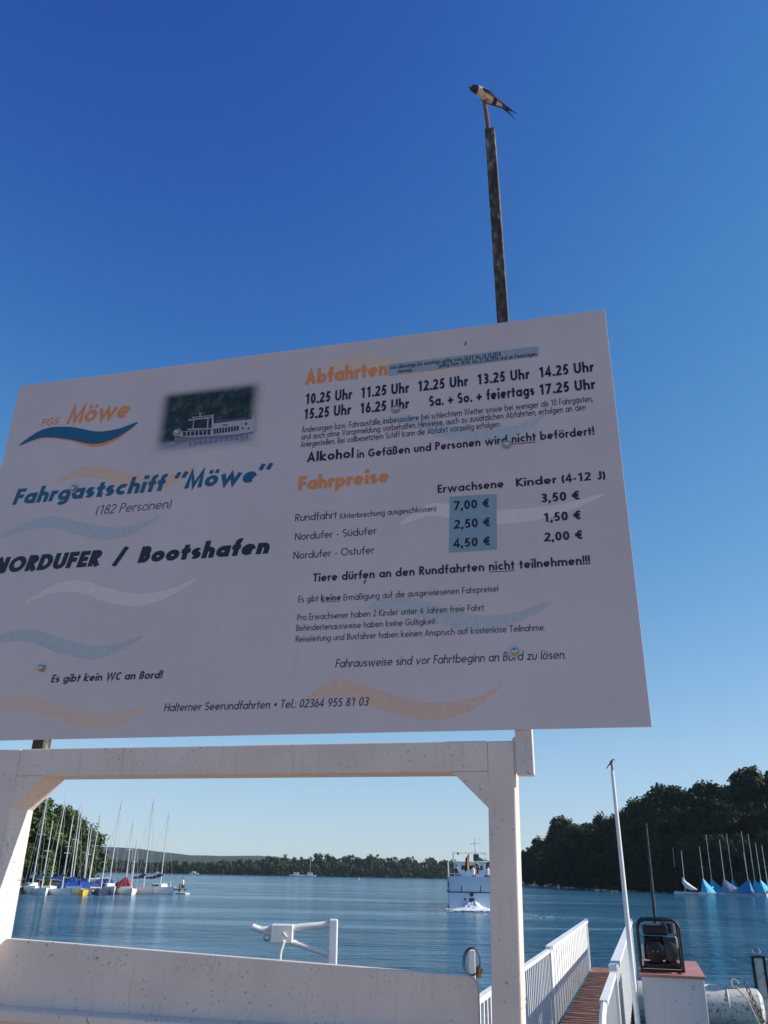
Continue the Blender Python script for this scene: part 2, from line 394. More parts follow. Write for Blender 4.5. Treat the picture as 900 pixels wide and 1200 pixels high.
# left trees behind the moored boats
LT = [(-20, 930, 172, 0), (8, 934, 168, 1), (32, 930, 170, 2), (52, 929, 162, 0), (44, 960, 158, 1), (74, 944, 170, 2), (86, 944, 164, 0), (66, 968, 156, 1), (98, 962, 168, 2), (106, 985, 160, 1), (18, 965, 156, 0), (90, 985, 154, 2), (30, 990, 152, 1), (60, 998, 150, 0)]
for x, ye, D, k in LT:
    d = ray(x, ye); h = math.hypot(d[0], d[1]); top = CAM_Z + D * d[2] / h
    put_tree(KL[k], D * d[0] / h, D * d[1] / h, .6, top - .4, 16, .95 if ye < 960 else 1.25, 'sunlit green tree behind the boats moored on the left', 'trees behind the moored boats on the left')
# farther left tree line and far shore wood: one mass
Vs = []
def far_tree(X, Y, z, H, seed, leaf):
    V = crown_arrays(seed, H, H * .42, -H * .05, 36, 44, leaf, 5); V[:, 0] += X; V[:, 1] += Y; V[:, 2] += z; Vs.append(V)
FTOP = [(100, 1006), (150, 1007), (200, 1008), (240, 1009), (273, 1006.5), (327, 1002.5), (345, 1008), (360, 1003), (389, 1001.5), (410, 1004), (451, 1004), (490, 1006), (527, 1007), (620, 1008), (800, 1010)]
sd_ = 500
for rowi, (dd, fr) in enumerate(((8, .7), (35, 1.0))):
    x = 60
    while x < 640:
        a = ray(x, 1028); az = math.atan2(a[0], a[1])
        k = 0; tx = math.tan(az)
        # intersection with the far waterline
        xs = [p[0] / p[1] for p in FSHORE]; ysv = [p[1] for p in FSHORE]
        Y = float(np.interp(tx, xs, ysv)) + dd; X = Y * tx
        d = ray(x, lerp(FTOP, x)); top = CAM_Z + Y * d[2] / d[1]
        sd_ += 1; far_tree(X, Y, .3, max(6, top * fr * random.uniform(.82, 1.08)), sd_, .85)
        x += random.uniform(3.2, 6)
o = bpy.data.objects.new('far_wood', quads_mesh('far_wood', np.concatenate(Vs), MT['leaf_far'])); COL.objects.link(o)
tag(o, 'long dark green wood lining the far shore of the lake', 'wood', kind='stuff')

# ------------------------------------------------------------------ stroke lettering (geometric sans drawn as ribbons)
XH = .66; ASC = 1.04; DSC = -.28
def arc(cx, cy, rx, ry, a0, a1, n=16):
    return [(cx + rx * math.cos(math.radians(a0 + (a1 - a0) * i / n)), cy + ry * math.sin(math.radians(a0 + (a1 - a0) * i / n))) for i in range(n + 1)]
def glyph(c, w):
    h = w / 2; B = .62 + w * .25; t = 1 - h; x = XH - h; S_ = []; r = (B / 2 - h, XH / 2 - h); cc = (B / 2, XH / 2)
    O = lambda cx, cy, rx, ry: (arc(cx, cy, rx, ry, 0, 360, 26)[:-1], True)
    L = lambda *p: (list(p), False)
    um = {'ä': 'a', 'ö': 'o', 'ü': 'u', 'Ä': 'A', 'Ö': 'O', 'Ü': 'U'}
    if c in um:
        s, ad = glyph(um[c], w); y = (XH if c.islower() else 1) + .10 + h; d = h * 1.15
        return s + [L((ad / 2 - .13 - d / 2 - h * .4, y), (ad / 2 - .13 + d - h * .4, y)), L((ad / 2 + .13 - d / 2, y), (ad / 2 + .13 + d, y))], ad
    bowl = O(cc[0], cc[1], *r)
    if c == 'a': return [bowl, L((B - h, 0), (B - h, XH))], B
    if c == 'b': return [bowl, L((h, 0), (h, ASC))], B
    if c == 'd': return [bowl, L((B - h, 0), (B - h, ASC))], B
    if c == 'p': return [bowl, L((h, DSC), (h, XH))], B
    if c == 'q': return [bowl, L((B - h, DSC), (B - h, XH))], B
    if c == 'g': return [bowl, (([(B - h, XH), (B - h, .05)] + arc(B / 2, .02, B / 2 - h, .30 - h, 0, -140, 12)), False)], B
    if c == 'o': return [bowl], B
    if c == 'c': return [(arc(cc[0], cc[1], *r, 48, 312), False)], B * .86
    if c == 'e': return [([(h * .6, XH / 2 - h * .1)] + [(B - h, XH / 2 - h * .1)], False), (arc(cc[0], cc[1], *r, 0, 312, 24), False)], B
    if c == 'f': return [([(.10 + h, 0), (.10 + h, .80)] + arc(.10 + h + .15, .82, .15, ASC - h - .82, 180, 75, 8), False), L((0, x), (.30 + h, x))], .30 + h
    if c == 't': return [L((.09 + h, 0), (.09 + h, .90)), L((0, x), (.20 + w, x))], .20 + w
    if c in 'hn':
        W = .50 + w * .45
        return [L((h, 0), (h, ASC if c == 'h' else XH)), (arc(W / 2, XH - h - (W / 2 - h), W / 2 - h, W / 2 - h, 170, 0, 12) + [(W - h, 0)], False)], W
    if c == 'u':
        W = .50 + w * .45
        return [([(h, XH)] + arc(W / 2, W / 2, W / 2 - h, W / 2 - h, 180, 360, 12) + [(W - h, XH)], False)], W
    if c == 'm':
        W = .84 + w * .8; q = W / 2; k = q / 2
        return [L((h, 0), (h, XH)), (arc(h + (q - h) / 2, XH - h - (q - h) / 2, (q - h) / 2, (q - h) / 2, 170, 0, 10) + [(q, 0)], False),
                (arc(q + (q - h) / 2, XH - h - (q - h) / 2, (q - h) / 2, (q - h) / 2, 180, 0, 10) + [(W - h, 0)], False)], W
    if c == 'r': return [L((h, 0), (h, XH)), (arc(h + .22, XH - h - .22, .22, .22, 175, 75, 8), False)], .27 + h
    if c in 'ij':
        d = h * 1.2
        return [L((h, 0 if c == 'i' else DSC), (h, XH)), L((h - d, XH + .16 + h), (h + d, XH + .16 + h))], w
    if c == 'l': return [L((h, 0), (h, ASC))], w
    if c == 'k': return [L((h, 0), (h, ASC)), L((.46 + h, XH), (h, .30), (.50 + h, 0))], .54 + h
    if c in 'sS':
        H = XH if c == 's' else 1; W = (.40 if c == 's' else .5) + w * .4; ry = (H - w) / 4; rx = W / 2 - h
        return [(arc(W / 2, H - h - ry, rx, ry, 35, 270, 16) + arc(W / 2, h + ry, rx, ry, 90, -145, 16)[1:], False)], W
    if c == 'v': return [L((h * .9, XH), (.26 + h, h * .5), (.52 + h * 1.1, XH))], .52 + w
    if c == 'w': return [L((h * .9, XH), (.22 + h, h * .5), (.43 + h, XH - h * .6), (.64 + h, h * .5), (.86 + h, XH))], .86 + w
    if c == 'x': return [L((h, XH), (.45 + h, 0)), L((.45 + h, XH), (h, 0))], .45 + w
    if c == 'y': return [L((h * .9, XH), (.27 + h, .02)), L((.52 + h, XH), (.14 + h, DSC))], .52 + w
    if c == 'z': return [L((0, x), (.42 + h * .6, x), (h * 1.2, h), (.46 + h, h))], .46 + h
    if c == 'ß': return [([(h, 0), (h, .76)] + arc(.22 + h * .5, .78, .22 - h * .5, .26 - h, 180, 0, 10) + arc(.24, .56, .18, .04, 10, -80, 3) , False), (arc(.26, .28, .24, .28 - h, 85, -110, 12), False)], .52 + h
    if c == 'A': W = .74 + w * .3; return [L((h, 0), (W / 2, t), (W - h, 0)), L((W * .2, .30), (W * .8, .30))], W
    if c == 'B': W = .50 + w * .3; return [L((h, 0), (h, 1)), ([(h, t)] + arc(W * .48, .76 - h * .5, W * .45 - h, .24 - h * .5, 90, -90, 10) + [(h, .52)], False), ([(h, .52)] + arc(W * .5, .26 + h * .5, W / 2 - h, .26 - h * .5, 90, -90, 10) + [(h, h)], False)], W
    if c == 'D': W = .68 + w * .3; return [L((h, 0), (h, 1)), ([(h, t)] + arc(W * .38, .5, W * .62 - h, .5 - h, 90, -90, 16) + [(h, h)], False)], W
    if c == 'E': W = .42 + w * .4; return [L((h, 0), (h, 1)), L((h, t), (W, t)), L((h, .5), (W * .94, .5)), L((h, h), (W, h))], W
    if c == 'F': W = .42 + w * .4; return [L((h, 0), (h, 1)), L((h, t), (W, t)), L((h, .5), (W * .94, .5))], W
    if c == 'G': W = .84; return [(arc(W / 2, .5, W / 2 - h, .5 - h, 45, 345, 22) + [(W - h, .44)], False), L((W * .5, .44), (W - h * .4, .44))], W
    if c in 'C€':
        W = .72; s = [(arc(W / 2 + .02, .5, W / 2 - h, .5 - h, 50, 310, 20), False)]
        if c == '€': s = [(arc(W * .56, .5, W * .42 - h, .5 - h, 50, 310, 18), False), L((-.02, .60), (W * .72, .60)), L((-.02, .40), (W * .68, .40))]
        return s, W * .92
    if c == 'H': W = .62 + w * .3; return [L((h, 0), (h, 1)), L((W - h, 0), (W - h, 1)), L((h, .52), (W - h, .52))], W
    if c == 'J': return [([(.32, 1), (.32, .2)] + arc(.16, .2, .16, .2 - h, 0, -120, 8), False)], .32 + h
    if c == 'K': W = .56 + w * .3; return [L((h, 0), (h, 1)), L((W - h, 1), (h, .48), (W, 0))], W
    if c == 'M': W = .80 + w * .5; return [L((h, 0), (h + .06, 1 - h * .3), (W / 2, .12), (W - h - .06, 1 - h * .3), (W - h, 0))], W
    if c == 'N': W = .64 + w * .4; return [L((h, 0), (h, 1 - h * .3)), L((h, 1), (W - h, 0)), L((W - h, h * .3), (W - h, 1))], W
    if c == 'O': W = .94; return [O(W / 2, .5, W / 2 - h, .5 - h)], W
    if c == 'P': W = .50 + w * .3; return [L((h, 0), (h, 1)), ([(h, t)] + arc(W * .48, .72, W * .52 - h, .28 - h, 90, -90, 12) + [(h, .44 + h)], False)], W
    if c == 'R': W = .52 + w * .3; return [L((h, 0), (h, 1)), ([(h, t)] + arc(W * .48, .72, W * .5 - h, .28 - h, 90, -90, 12) + [(h, .44 + h)], False), L((W * .42, .46), (W - h * .6, 0))], W
    if c == 'T': W = .54 + w * .2; return [L((0, t), (W, t)), L((W / 2, 0), (W / 2, 1))], W
    if c == 'U': W = .60 + w * .4; return [([(h, 1), (h, W / 2)] + arc(W / 2, W / 2, W / 2 - h, W / 2 - h, 180, 360, 12) + [(W - h, 1)], False)], W
    if c == 'V': W = .70 + w * .2; return [L((h, 1), (W / 2, h * .6), (W - h, 1))], W
    if c == 'W': W = 1.05 + w * .3; return [L((h, 1), (W * .27, h * .6), (W / 2, 1 - h * .6), (W * .73, h * .6), (W - h, 1))], W
    if c == 'Z': W = .52 + w * .2; return [L((0, t), (W - h, t), (h, h), (W, h))], W
    D_ = .50 + w * .25
    if c == '0': return [O(D_ / 2, .5, D_ / 2 - h, .5 - h)], D_
    if c == '1': return [L((.08, .78), (.30, t - h * .2)), L((.32, 0), (.32, 1))], D_ * .92
    if c == '2': rx = D_ / 2 - h; return [(arc(D_ / 2, .70, rx, .30 - h, 165, -32, 14) + [(h * .9, h), (D_, h)], False)], D_
    if c == '3': rx = D_ / 2 - h; return [(arc(D_ / 2, .75 - h * .25, rx * .92, .25 - h * .75, 150, -90, 12) + arc(D_ / 2, .27, rx, .27 - h, 90, -150, 14)[1:], False)], D_
    if c == '4': return [L((D_ * .72, 0), (D_ * .72, 1 - h * .4), (h * .6, .28), (D_ + .03, .28))], D_ + .03
    if c == '5': return [([(D_ - .04, t), (.12 + h, t), (.07 + h, .56)] + arc(D_ / 2 - .02, .33, D_ / 2 - h, .33 - h, 125, -145, 16), False)], D_
    if c == '6': return [O(D_ / 2, .32, D_ / 2 - h, .32 - h), L((D_ * .62, 1), (h + .02, .42))], D_
    if c == '7': return [L((0, t), (D_ - h, t), (.14, 0))], D_
    if c == '8': return [O(D_ / 2, .75 - h * .2, D_ * .42 - h, .25 - h * .8), O(D_ / 2, .27, D_ / 2 - h, .27 - h)], D_
    if c == '9': return [O(D_ / 2, .68, D_ / 2 - h, .32 - h), L((D_ * .38, 0), (D_ - h - .02, .58))], D_
    d = max(w, .11); e = d / 2
    if c == '.': return [L((0, e), (d, e, ))] if False else [([(0, h), (w * 1.05, h)], False)], w * 1.05
    if c == ',': return [L((h + .02, w), (h - .05, -.14))], w
    if c == ':': return [([(0, h), (w * 1.05, h)], False), ([(0, XH - h), (w * 1.05, XH - h)], False)], w
    if c == '!': return [([(0, h), (w * 1.05, h)], False), L((h, w * 1.5), (h, 1))], w
    if c == '-': return [L((0, .34), (.26, .34))], .26
    if c == '+': return [L((0, .38), (.62, .38)), L((.31, .07), (.31, .69))], .62
    if c == '/': return [L((0, -.08), (.38, 1.06))], .38
    if c == '(': return [(arc(.42, .42, .40, .75, 140, 220, 10), False)], .16
    if c == ')': return [(arc(-.26, .42, .40, .75, 40, -40, 10), False)], .16
    if c == '•': return [L((0, .42), (.26, .42))] if False else [([(0.0, .45), (.34, .45)], False), ([(.04, .45 + h * 1.6), (.30, .45 + h * 1.6)], False), ([(.04, .45 - h * 1.6), (.30, .45 - h * 1.6)], False)], .34
    if c == '”': return [L((.02, .68), (.12, 1.04)), L((.06 + w * 1.5, .68), (.16 + w * 1.5, 1.04))], .2 + w * 1.5
    if c == '“': return [L((.02, .68), (.12, 1.04)), L((.06 + w * 1.5, .68), (.16 + w * 1.5, 1.04))], .2 + w * 1.5
    return [], .2
def ribbon(pts, w, closed):
    P = [np.array(p, float) for p in pts]
    Q = [P[0]]
    for p in P[1:]:
        if np.linalg.norm(p - Q[-1]) > 1e-6: Q.append(p)
    if closed and np.linalg.norm(Q[0] - Q[-1]) < 1e-6: Q.pop()
    k = len(Q); L_ = []; R_ = []
    for i in range(k):
        if closed: d0 = Q[i] - Q[i - 1]; d1 = Q[(i + 1) % k] - Q[i]
        else:
            d0 = Q[i] - Q[i - 1] if i > 0 else Q[1] - Q[0]; d1 = Q[i + 1] - Q[i] if i < k - 1 else Q[-1] - Q[-2]
        d0 = d0 / np.linalg.norm(d0); d1 = d1 / np.linalg.norm(d1)
        n0 = np.array([-d0[1], d0[0]]); n1 = np.array([-d1[1], d1[0]]); n_ = n0 + n1
        l = np.linalg.norm(n_); n_ = n_ / l if l > 1e-6 else n0
        mlen = min(1 / max(.35, float(n_ @ n1)), 2.4) * w / 2
        L_.append(Q[i] + n_ * mlen); R_.append(Q[i] - n_ * mlen)
    return L_, R_
WORD = []
def text_layout(s, w, gap):
    WORD.clear()
    x = 0; out = []; wd = 0
    for i, ch in enumerate(s):
        if ch == ' ':
            x += .36 + gap * .4; wd += i > 0 and s[i - 1] != ' '; continue
        g, ad = glyph(ch, w)
        for pts, cl in g: WORD.append(wd); out.append(([(px + x, py) for px, py in pts], cl))
        x += ad + gap
    return out, x - gap

BOARD_ROOT = None
DL = [0.0]
def strokes_to_mesh(mb, strokes, w, x0, z0, sx, sy, shear, D, mi=0):
    for k, (pts, cl) in enumerate(strokes):
        l, r_ = ribbon(pts, w, cl); n = len(l)
        d = D - (k % 7) * .00003
        tr = lambda p: (x0 + (p[0] + shear * p[1]) * sx, d, z0 + p[1] * sy)
        vs = [tr(p) for p in l] + [tr(p) for p in r_]
        fs = [(i, i + n, (i + 1) % n + n, (i + 1) % n) for i in range(n if cl else n - 1)]
        mb.add(vs, fs, mi)

def print_mat(name, c):
    m, t, b = nodes(name); v = coord(t)
    t.links.new(ramp(t, noise(t, v, 40, 4), [(.35, tuple(x * .95 for x in c)), (.65, tuple(min(1, x * 1.05) for x in c))]), b.inputs['Base Color'])
    b.inputs['Roughness'].default_value = .38; return m
WSC = 1.3
INK = {'black': print_mat('ink_black', (.010, .011, .018)), 'grey': print_mat('ink_dark_grey', (.035, .035, .05)), 'blue': print_mat('ink_blue', (.012, .10, .21)),
       'orange': print_mat('ink_orange', (.72, .26, .07)), 'pale_orange': print_mat('ink_pale_orange', (.66, .47, .36)), 'peach': print_mat('ink_peach', (.65, .51, .41)), 'pale_blue': print_mat('ink_pale_blue', (.44, .47, .51)),
       'pale_pink': print_mat('ink_pale_pink', (.70, .62, .61)), 'box_blue': print_mat('ink_box_blue', (.23, .33, .40)), 'strip_blue': print_mat('ink_strip_blue', (.30, .36, .42))}

# ------------------------------------------------------------------ information board
A0, A1, Z0, Z1 = -3.026, .2335, 3.343, 5.333
ca = (A0 + A1) / 2
broot = thing('information_board', 'large white ferry timetable and fare board held up on two poles above the white gate', 'sign', G(ca, 3.4, Z0), -BA)
def board_panel_mat():
    m, t, b = nodes('board_laminate'); v = coord(t)
    base = ramp(t, noise(t, v, 1.6, 4), [(.3, (.56, .495, .50)), (.7, (.62, .55, .555))])
    st = ramp(t, noise(t, coord(t, scale=(9, 9, .8)), 1.2, 5, .7), [(.55, (0, 0, 0)), (.8, (.30, .30, .30))])
    c = mixc(t, st, base, (.46, .41, .42))
    sp = ramp(t, noise(t, v, 46, 3, .6), [(.735, (0, 0, 0)), (.77, (1, 1, 1))])
    c = mixc(t, sp, c, (.12, .11, .11))
    t.links.new(c, b.inputs['Base Color'])
    rg = t.nodes.new('ShaderNodeMapRange'); rg.inputs['To Min'].default_value = .08; rg.inputs['To Max'].default_value = .24
    t.links.new(noise(t, v, .9, 3), rg.inputs[0]); t.links.new(rg.outputs[0], b.inputs['Roughness'])
    return m
mb = MB(); mb.box((A0 - ca, 0, 0), (A1 - ca, .006, Z1 - Z0))
panel = mb.build('panel', board_panel_mat(), broot, bevel=.0012)

def lb(x, y):
    a, z = board(x, y); return a - ca, z - Z0
def fitline(mb, s, p0, p1, cap, wt=.12, shear=0, gap=.10, D=-.0014, mi=0, under=None):
    a0, z0 = lb(*p0); a1, z1 = lb(*p1)
    _, zt = lb(p0[0], p0[1] - cap); hc = zt - z0
    st, wn = text_layout(s, wt, gap); wn += shear * .5
    sx = (a1 - a0) / wn
    z0 = (z0 + z1) / 2
    wds = list(WORD)
    for m_, k_ in ((mb, None),) if not isinstance(mb, dict) else [(mb.setdefault(k_, MB()), k_) for k_ in sorted(set(wds))]:
        strokes_to_mesh(m_, [q for q, k2 in zip(st, wds) if k_ is None or k2 == k_], wt, a0, z0, sx, hc, shear, D, mi)
    if under:
        for (i, j) in under:
            u0 = text_layout(s[:i] + '.', wt, gap)[1] - wt; u1 = text_layout(s[:j], wt, gap)[1]
            strokes_to_mesh(mb if not isinstance(mb, dict) else mb[s[:i].count(' ')], [([(u0, -.17), (u1, -.17)], False)], .07, a0, z0, sx, hc, shear, D - .0003, mi)
def lettering(name, mats, lines, label=None):
    for kw in lines:
        if kw['cap'] >= 8.6:
            ws = {}; fitline(ws, **kw)
            for k in sorted(ws): o = ws[k].build(name, mats, panel)
        else: mb = MB(); fitline(mb, **kw); o = mb.build(name, mats, panel)
    return o
def wave(name, ink, pts_c, width, depth=-.0005, label=None, alpha=1):
    """printed swoosh: centreline through photo points, tapering to both tips"""
    P = [np.array(lb(*p)) for p in pts_c]
    k = len(P); tt = np.linspace(0, 1, k); T = np.linspace(0, 1, 40)
    def cr(t):      # catmull-rom
        u = t * (k - 1); i = min(int(u), k - 2); f = u - i
        p0, p1, p2, p3 = P[max(i - 1, 0)], P[i], P[i + 1], P[min(i + 2, k - 1)]
        return .5 * (2 * p1 + (p2 - p0) * f + (2 * p0 - 5 * p1 + 4 * p2 - p3) * f * f + (3 * p1 - p0 - 3 * p2 + p3) * f ** 3)
    C = [cr(t) for t in T]
    mb = MB(); vs = []
    for c, t in zip(C, T):
        hw = WSC * width / 2 * math.sin(PI * min(1, max(0, t))) ** .75
        vs += [(c[0], depth, c[1] + hw), (c[0], depth, c[1] - hw)]
    mb.add(vs, [(2 * i, 2 * i + 1, 2 * i + 3, 2 * i + 2) for i in range(len(T) - 1)])
    return mb.build(name, INK[ink], panel)
px_m = .0046       # metres of board per photo pixel, for widths
wave('wave_print', 'pale_orange', [(62, 567), (85, 556), (112, 552), (150, 562), (185, 566), (212, 558), (230, 546)], .058)
wave('wave_print', 'pale_blue', [(0, 630), (30, 617), (62, 612), (95, 620), (128, 625), (158, 620), (188, 604)], .055)
wave('wave_print', 'pale_pink', [(29, 707), (58, 692), (90, 687), (125, 697), (160, 703), (195, 696), (230, 679)], .055)
wave('wave_print', 'pale_blue', [(-34, 758), (0, 748), (34, 745), (72, 757), (108, 765), (138, 759), (168, 745)], .055)
wave('wave_print', 'peach', [(-34, 837), (0, 827), (32, 823), (75, 838), (117, 845), (150, 838), (180, 824)], .062)
wave('wave_print', 'pale_pink', [(468, 615), (490, 603), (512, 597), (560, 606), (610, 604), (660, 596), (711, 578)], .058)
wave('wave_print', 'pale_blue', [(430, 713), (450, 708), (480, 709), (525, 724), (565, 731), (605, 724), (647, 705)], .062)
wave('wave_print', 'pale_orange', [(355, 823), (378, 811), (402, 807), (450, 822), (505, 834), (550, 826), (585, 806)], .060)
wave('wave_print', 'peach', [(372, 442), (395, 429), (425, 425), (460, 430), (500, 433), (530, 430), (560, 421)], .080)
wave('wave_print', 'pale_blue', [(440, 497), (470, 491), (500, 499), (535, 508), (570, 511), (610, 502), (646, 482)], .062)
# logo swoosh, blue over orange
wave('logo_wave', 'orange', [(22, 522), (50, 510), (80, 510), (112, 517.5), (138, 511), (161, 496)], .050, -.0006)
wave('logo_wave', 'blue', [(22, 522), (50, 508), (80, 507.5), (112, 513), (138, 507.5), (162, 495)], .062, -.0009)
# pale blue boxes behind figures
def patch(name, ink, q, depth):
    mb = MB(); mb.add([(a, depth, z) for a, z in (lb(*p) for p in q)], [(0, 1, 2, 3)]); return mb.build(name, INK[ink], panel)
patch('price_box', 'box_blue', [(527, 582), (582, 579), (582.3, 644), (526, 648)], -.0008)
patch('date_strip', 'strip_blue', [(455, 427), (631, 405.6), (631, 417.5), (455, 441)], -.0008)
L_ = dict
lettering('logo_lettering', INK['orange'], [
    L_(s='FGS', p0=(48, 499), p1=(68.5, 498), cap=8.2, wt=.13, shear=.18),
    L_(s='Möwe', p0=(77.5, 496.5), p1=(151, 489.5), cap=20, wt=.175, shear=.18, gap=.08)])
lettering('ship_name_lettering', INK['blue'], [
    L_(s='Fahrgastschiff ”Möwe“', p0=(15, 588.5), p1=(315, 567), cap=18, wt=.225, shear=.17, gap=.09)])
lettering('capacity_lettering', INK['blue'], [
    L_(s='(182 Personen)', p0=(112, 603), p1=(200, 596), cap=10.8, wt=.095, shear=.17)])
lettering('pier_name_lettering', INK['black'], [
    L_(s='NORDUFER  /  Bootshafen', p0=(-9, 671.5), p1=(316, 649.5), cap=18, wt=.265, shear=.17, gap=.08)])
lettering('no_toilet_lettering', INK['black'], [L_(s='Es gibt kein WC an Bord!', p0=(59.5, 799.5), p1=(190, 795.5), cap=9, wt=.18, shear=.15)])
lettering('phone_lettering', INK['grey'], [L_(s='Halterner Seerundfahrten • Tel.: 02364 955 81 03', p0=(192, 833), p1=(432, 828), cap=9.6, wt=.125, shear=.15)])
lettering('departures_heading', INK['orange'], [L_(s='Abfahrten', p0=(357.3, 450), p1=(454, 440.3), cap=16.6, wt=.235, gap=.08)])
lettering('date_lettering', INK['black'], [
    L_(s='von dienstags bis sonntags gültig vom 24.03. bis 14.10.2018', p0=(457, 433.8), p1=(587, 416.6), cap=4.8, wt=.16),
    L_(s='montags', p0=(466, 437.6), p1=(483, 435.2), cap=4.6, wt=.17),
    L_(s='gültig vom 30.04. bis 27.08.2018 und an Feiertagen', p0=(514, 431.8), p1=(629, 416.3), cap=4.8, wt=.16)])
def yl(x, a, b): return a[1] + (b[1] - a[1]) * (x - a[0]) / (b[0] - a[0])
ra, rb = (357.5, 474), (696.2, 435.4); sa, sb = (355.7, 491.6), (697, 456)
tm = []
for s, x0, x1 in (('10.25 Uhr', 357.5, 412.5), ('11.25 Uhr', 422.6, 479.3), ('12.25 Uhr', 489.5, 548.5), ('13.25 Uhr', 559.3, 620.7), ('14.25 Uhr', 631.8, 696.2)):
    tm.append(L_(s=s, p0=(x0, yl(x0, ra, rb)), p1=(x1, yl(x1, ra, rb)), cap=12.2, wt=.205, gap=.11))
for s, x0, x1 in (('15.25 Uhr', 355.7, 411.2), ('16.25 Uhr', 421.7, 479.3), ('Sa. + So. + feiertags', 503, 626.5), ('17.25 Uhr', 632, 697.8)):
    tm.append(L_(s=s, p0=(x0, yl(x0, sa, sb)), p1=(x1, yl(x1, sa, sb)), cap=12.2, wt=.205, gap=.11))
lettering('timetable_lettering', INK['black'], tm)
lettering('small_print', INK['grey'], [
    L_(s='Änderungen bzw. Fahrausfälle, insbesondere bei schlechtem Wetter sowie bei weniger als 10 Fahrgästen,', p0=(353.3, 506.8), p1=(695, 471.2), cap=7, wt=.12),
    L_(s='sind auch ohne Voranmeldung vorbehalten. Hinweise, auch zu zusätzlichen Abfahrten, erfolgen an den', p0=(352.9, 515.3), p1=(687, 481), cap=7, wt=.12),
    L_(s='Anlegestellen. Bei vollbesetztem Schiff kann die Abfahrt vorzeitig erfolgen.', p0=(352.2, 523.8), p1=(586.7, 501), cap=7, wt=.12)])
lettering('alcohol_notice', INK['black'], [
    L_(s='Alkohol', p0=(359.6, 541.2), p1=(414.3, 536.8), cap=11.2, wt=.2),
    L_(s='in Gefäßen und Personen wird nicht befördert!', p0=(418.4, 536.2), p1=(696.7, 510.4), cap=9.4, wt=.185, under=[(29, 34)])])
lettering('fares_heading', INK['orange'], [L_(s='Fahrpreise', p0=(349.6, 573.3), p1=(455.7, 566.5), cap=15.8, wt=.235, gap=.08)])
lettering('fare_columns', INK['black'], [
    L_(s='Erwachsene', p0=(512.9, 577), p1=(590.6, 572.3), cap=9.6, wt=.18),
    L_(s='Kinder (4-12 J)', p0=(604.8, 569), p1=(709, 563), cap=9.6, wt=.18)])
lettering('fare_lettering', INK['black'], [
    L_(s='7,00 €', p0=(532, 597.5), p1=(574.5, 595), cap=10.4, wt=.19), L_(s='2,50 €', p0=(532.4, 619.5), p1=(575.5, 617), cap=10.4, wt=.19), L_(s='4,50 €', p0=(531.5, 641.5), p1=(575.5, 639.5), cap=10.4, wt=.19),
    L_(s='3,50 €', p0=(634, 588.7), p1=(680.6, 585.7), cap=10.4, wt=.19), L_(s='1,50 €', p0=(637, 611.7), p1=(682, 608.7), cap=10.4, wt=.19), L_(s='2,00 €', p0=(638, 634.6), p1=(684, 631.7), cap=10.4, wt=.19)])
lettering('route_lettering', INK['grey'], [
    L_(s='Rundfahrt', p0=(346, 610.8), p1=(394.5, 608), cap=8.8, wt=.11), L_(s='(Unterbrechung ausgeschlossen)', p0=(398.5, 607.6), p1=(511, 599.6), cap=6.6, wt=.12),
    L_(s='Nordufer - Südufer', p0=(345.6, 632.4), p1=(441, 627.2), cap=8.8, wt=.11), L_(s='Nordufer - Ostufer', p0=(343.7, 654.4), p1=(438.5, 649.7), cap=8.8, wt=.11)])
lettering('animal_notice', INK['black'], [L_(s='Tiere dürfen an den Rundfahrten nicht teilnehmen!!!', p0=(366.7, 680.4), p1=(692, 663), cap=9.8, wt=.185, under=[(32, 37)])])
lettering('reduction_notice', INK['grey'], [
    L_(s='Es gibt', p0=(349.4, 706), p1=(373, 704.8), cap=7.4, wt=.115), L_(s='keine', p0=(376, 704.6), p1=(399.5, 703.4), cap=7.4, wt=.19, under=[(0, 5)]),
    L_(s='Ermäßigung auf die ausgewiesenen Fahrpreise!', p0=(402.5, 703.3), p1=(584, 694), cap=7.4, wt=.115),
    L_(s='Pro Erwachsener haben 2 Kinder unter 4 Jahren freie Fahrt.', p0=(348.3, 726.8), p1=(568.7, 716), cap=7.4, wt=.115),
    L_(s='Behindertenausweise haben keine Gültigkeit.', p0=(347.2, 739.6), p1=(511.5, 731.6), cap=7.4, wt=.115),
    L_(s='Reiseleitung und Busfahrer haben keinen Anspruch auf kostenlose Teilnahme.', p0=(346.5, 752), p1=(639, 739.6), cap=7.4, wt=.115)])
lettering('ticket_notice', INK['grey'], [L_(s='Fahrausweise sind vor Fahrtbeginn an Bord zu lösen.', p0=(393, 781.8), p1=(664, 772.6), cap=10, wt=.115, shear=.17)])

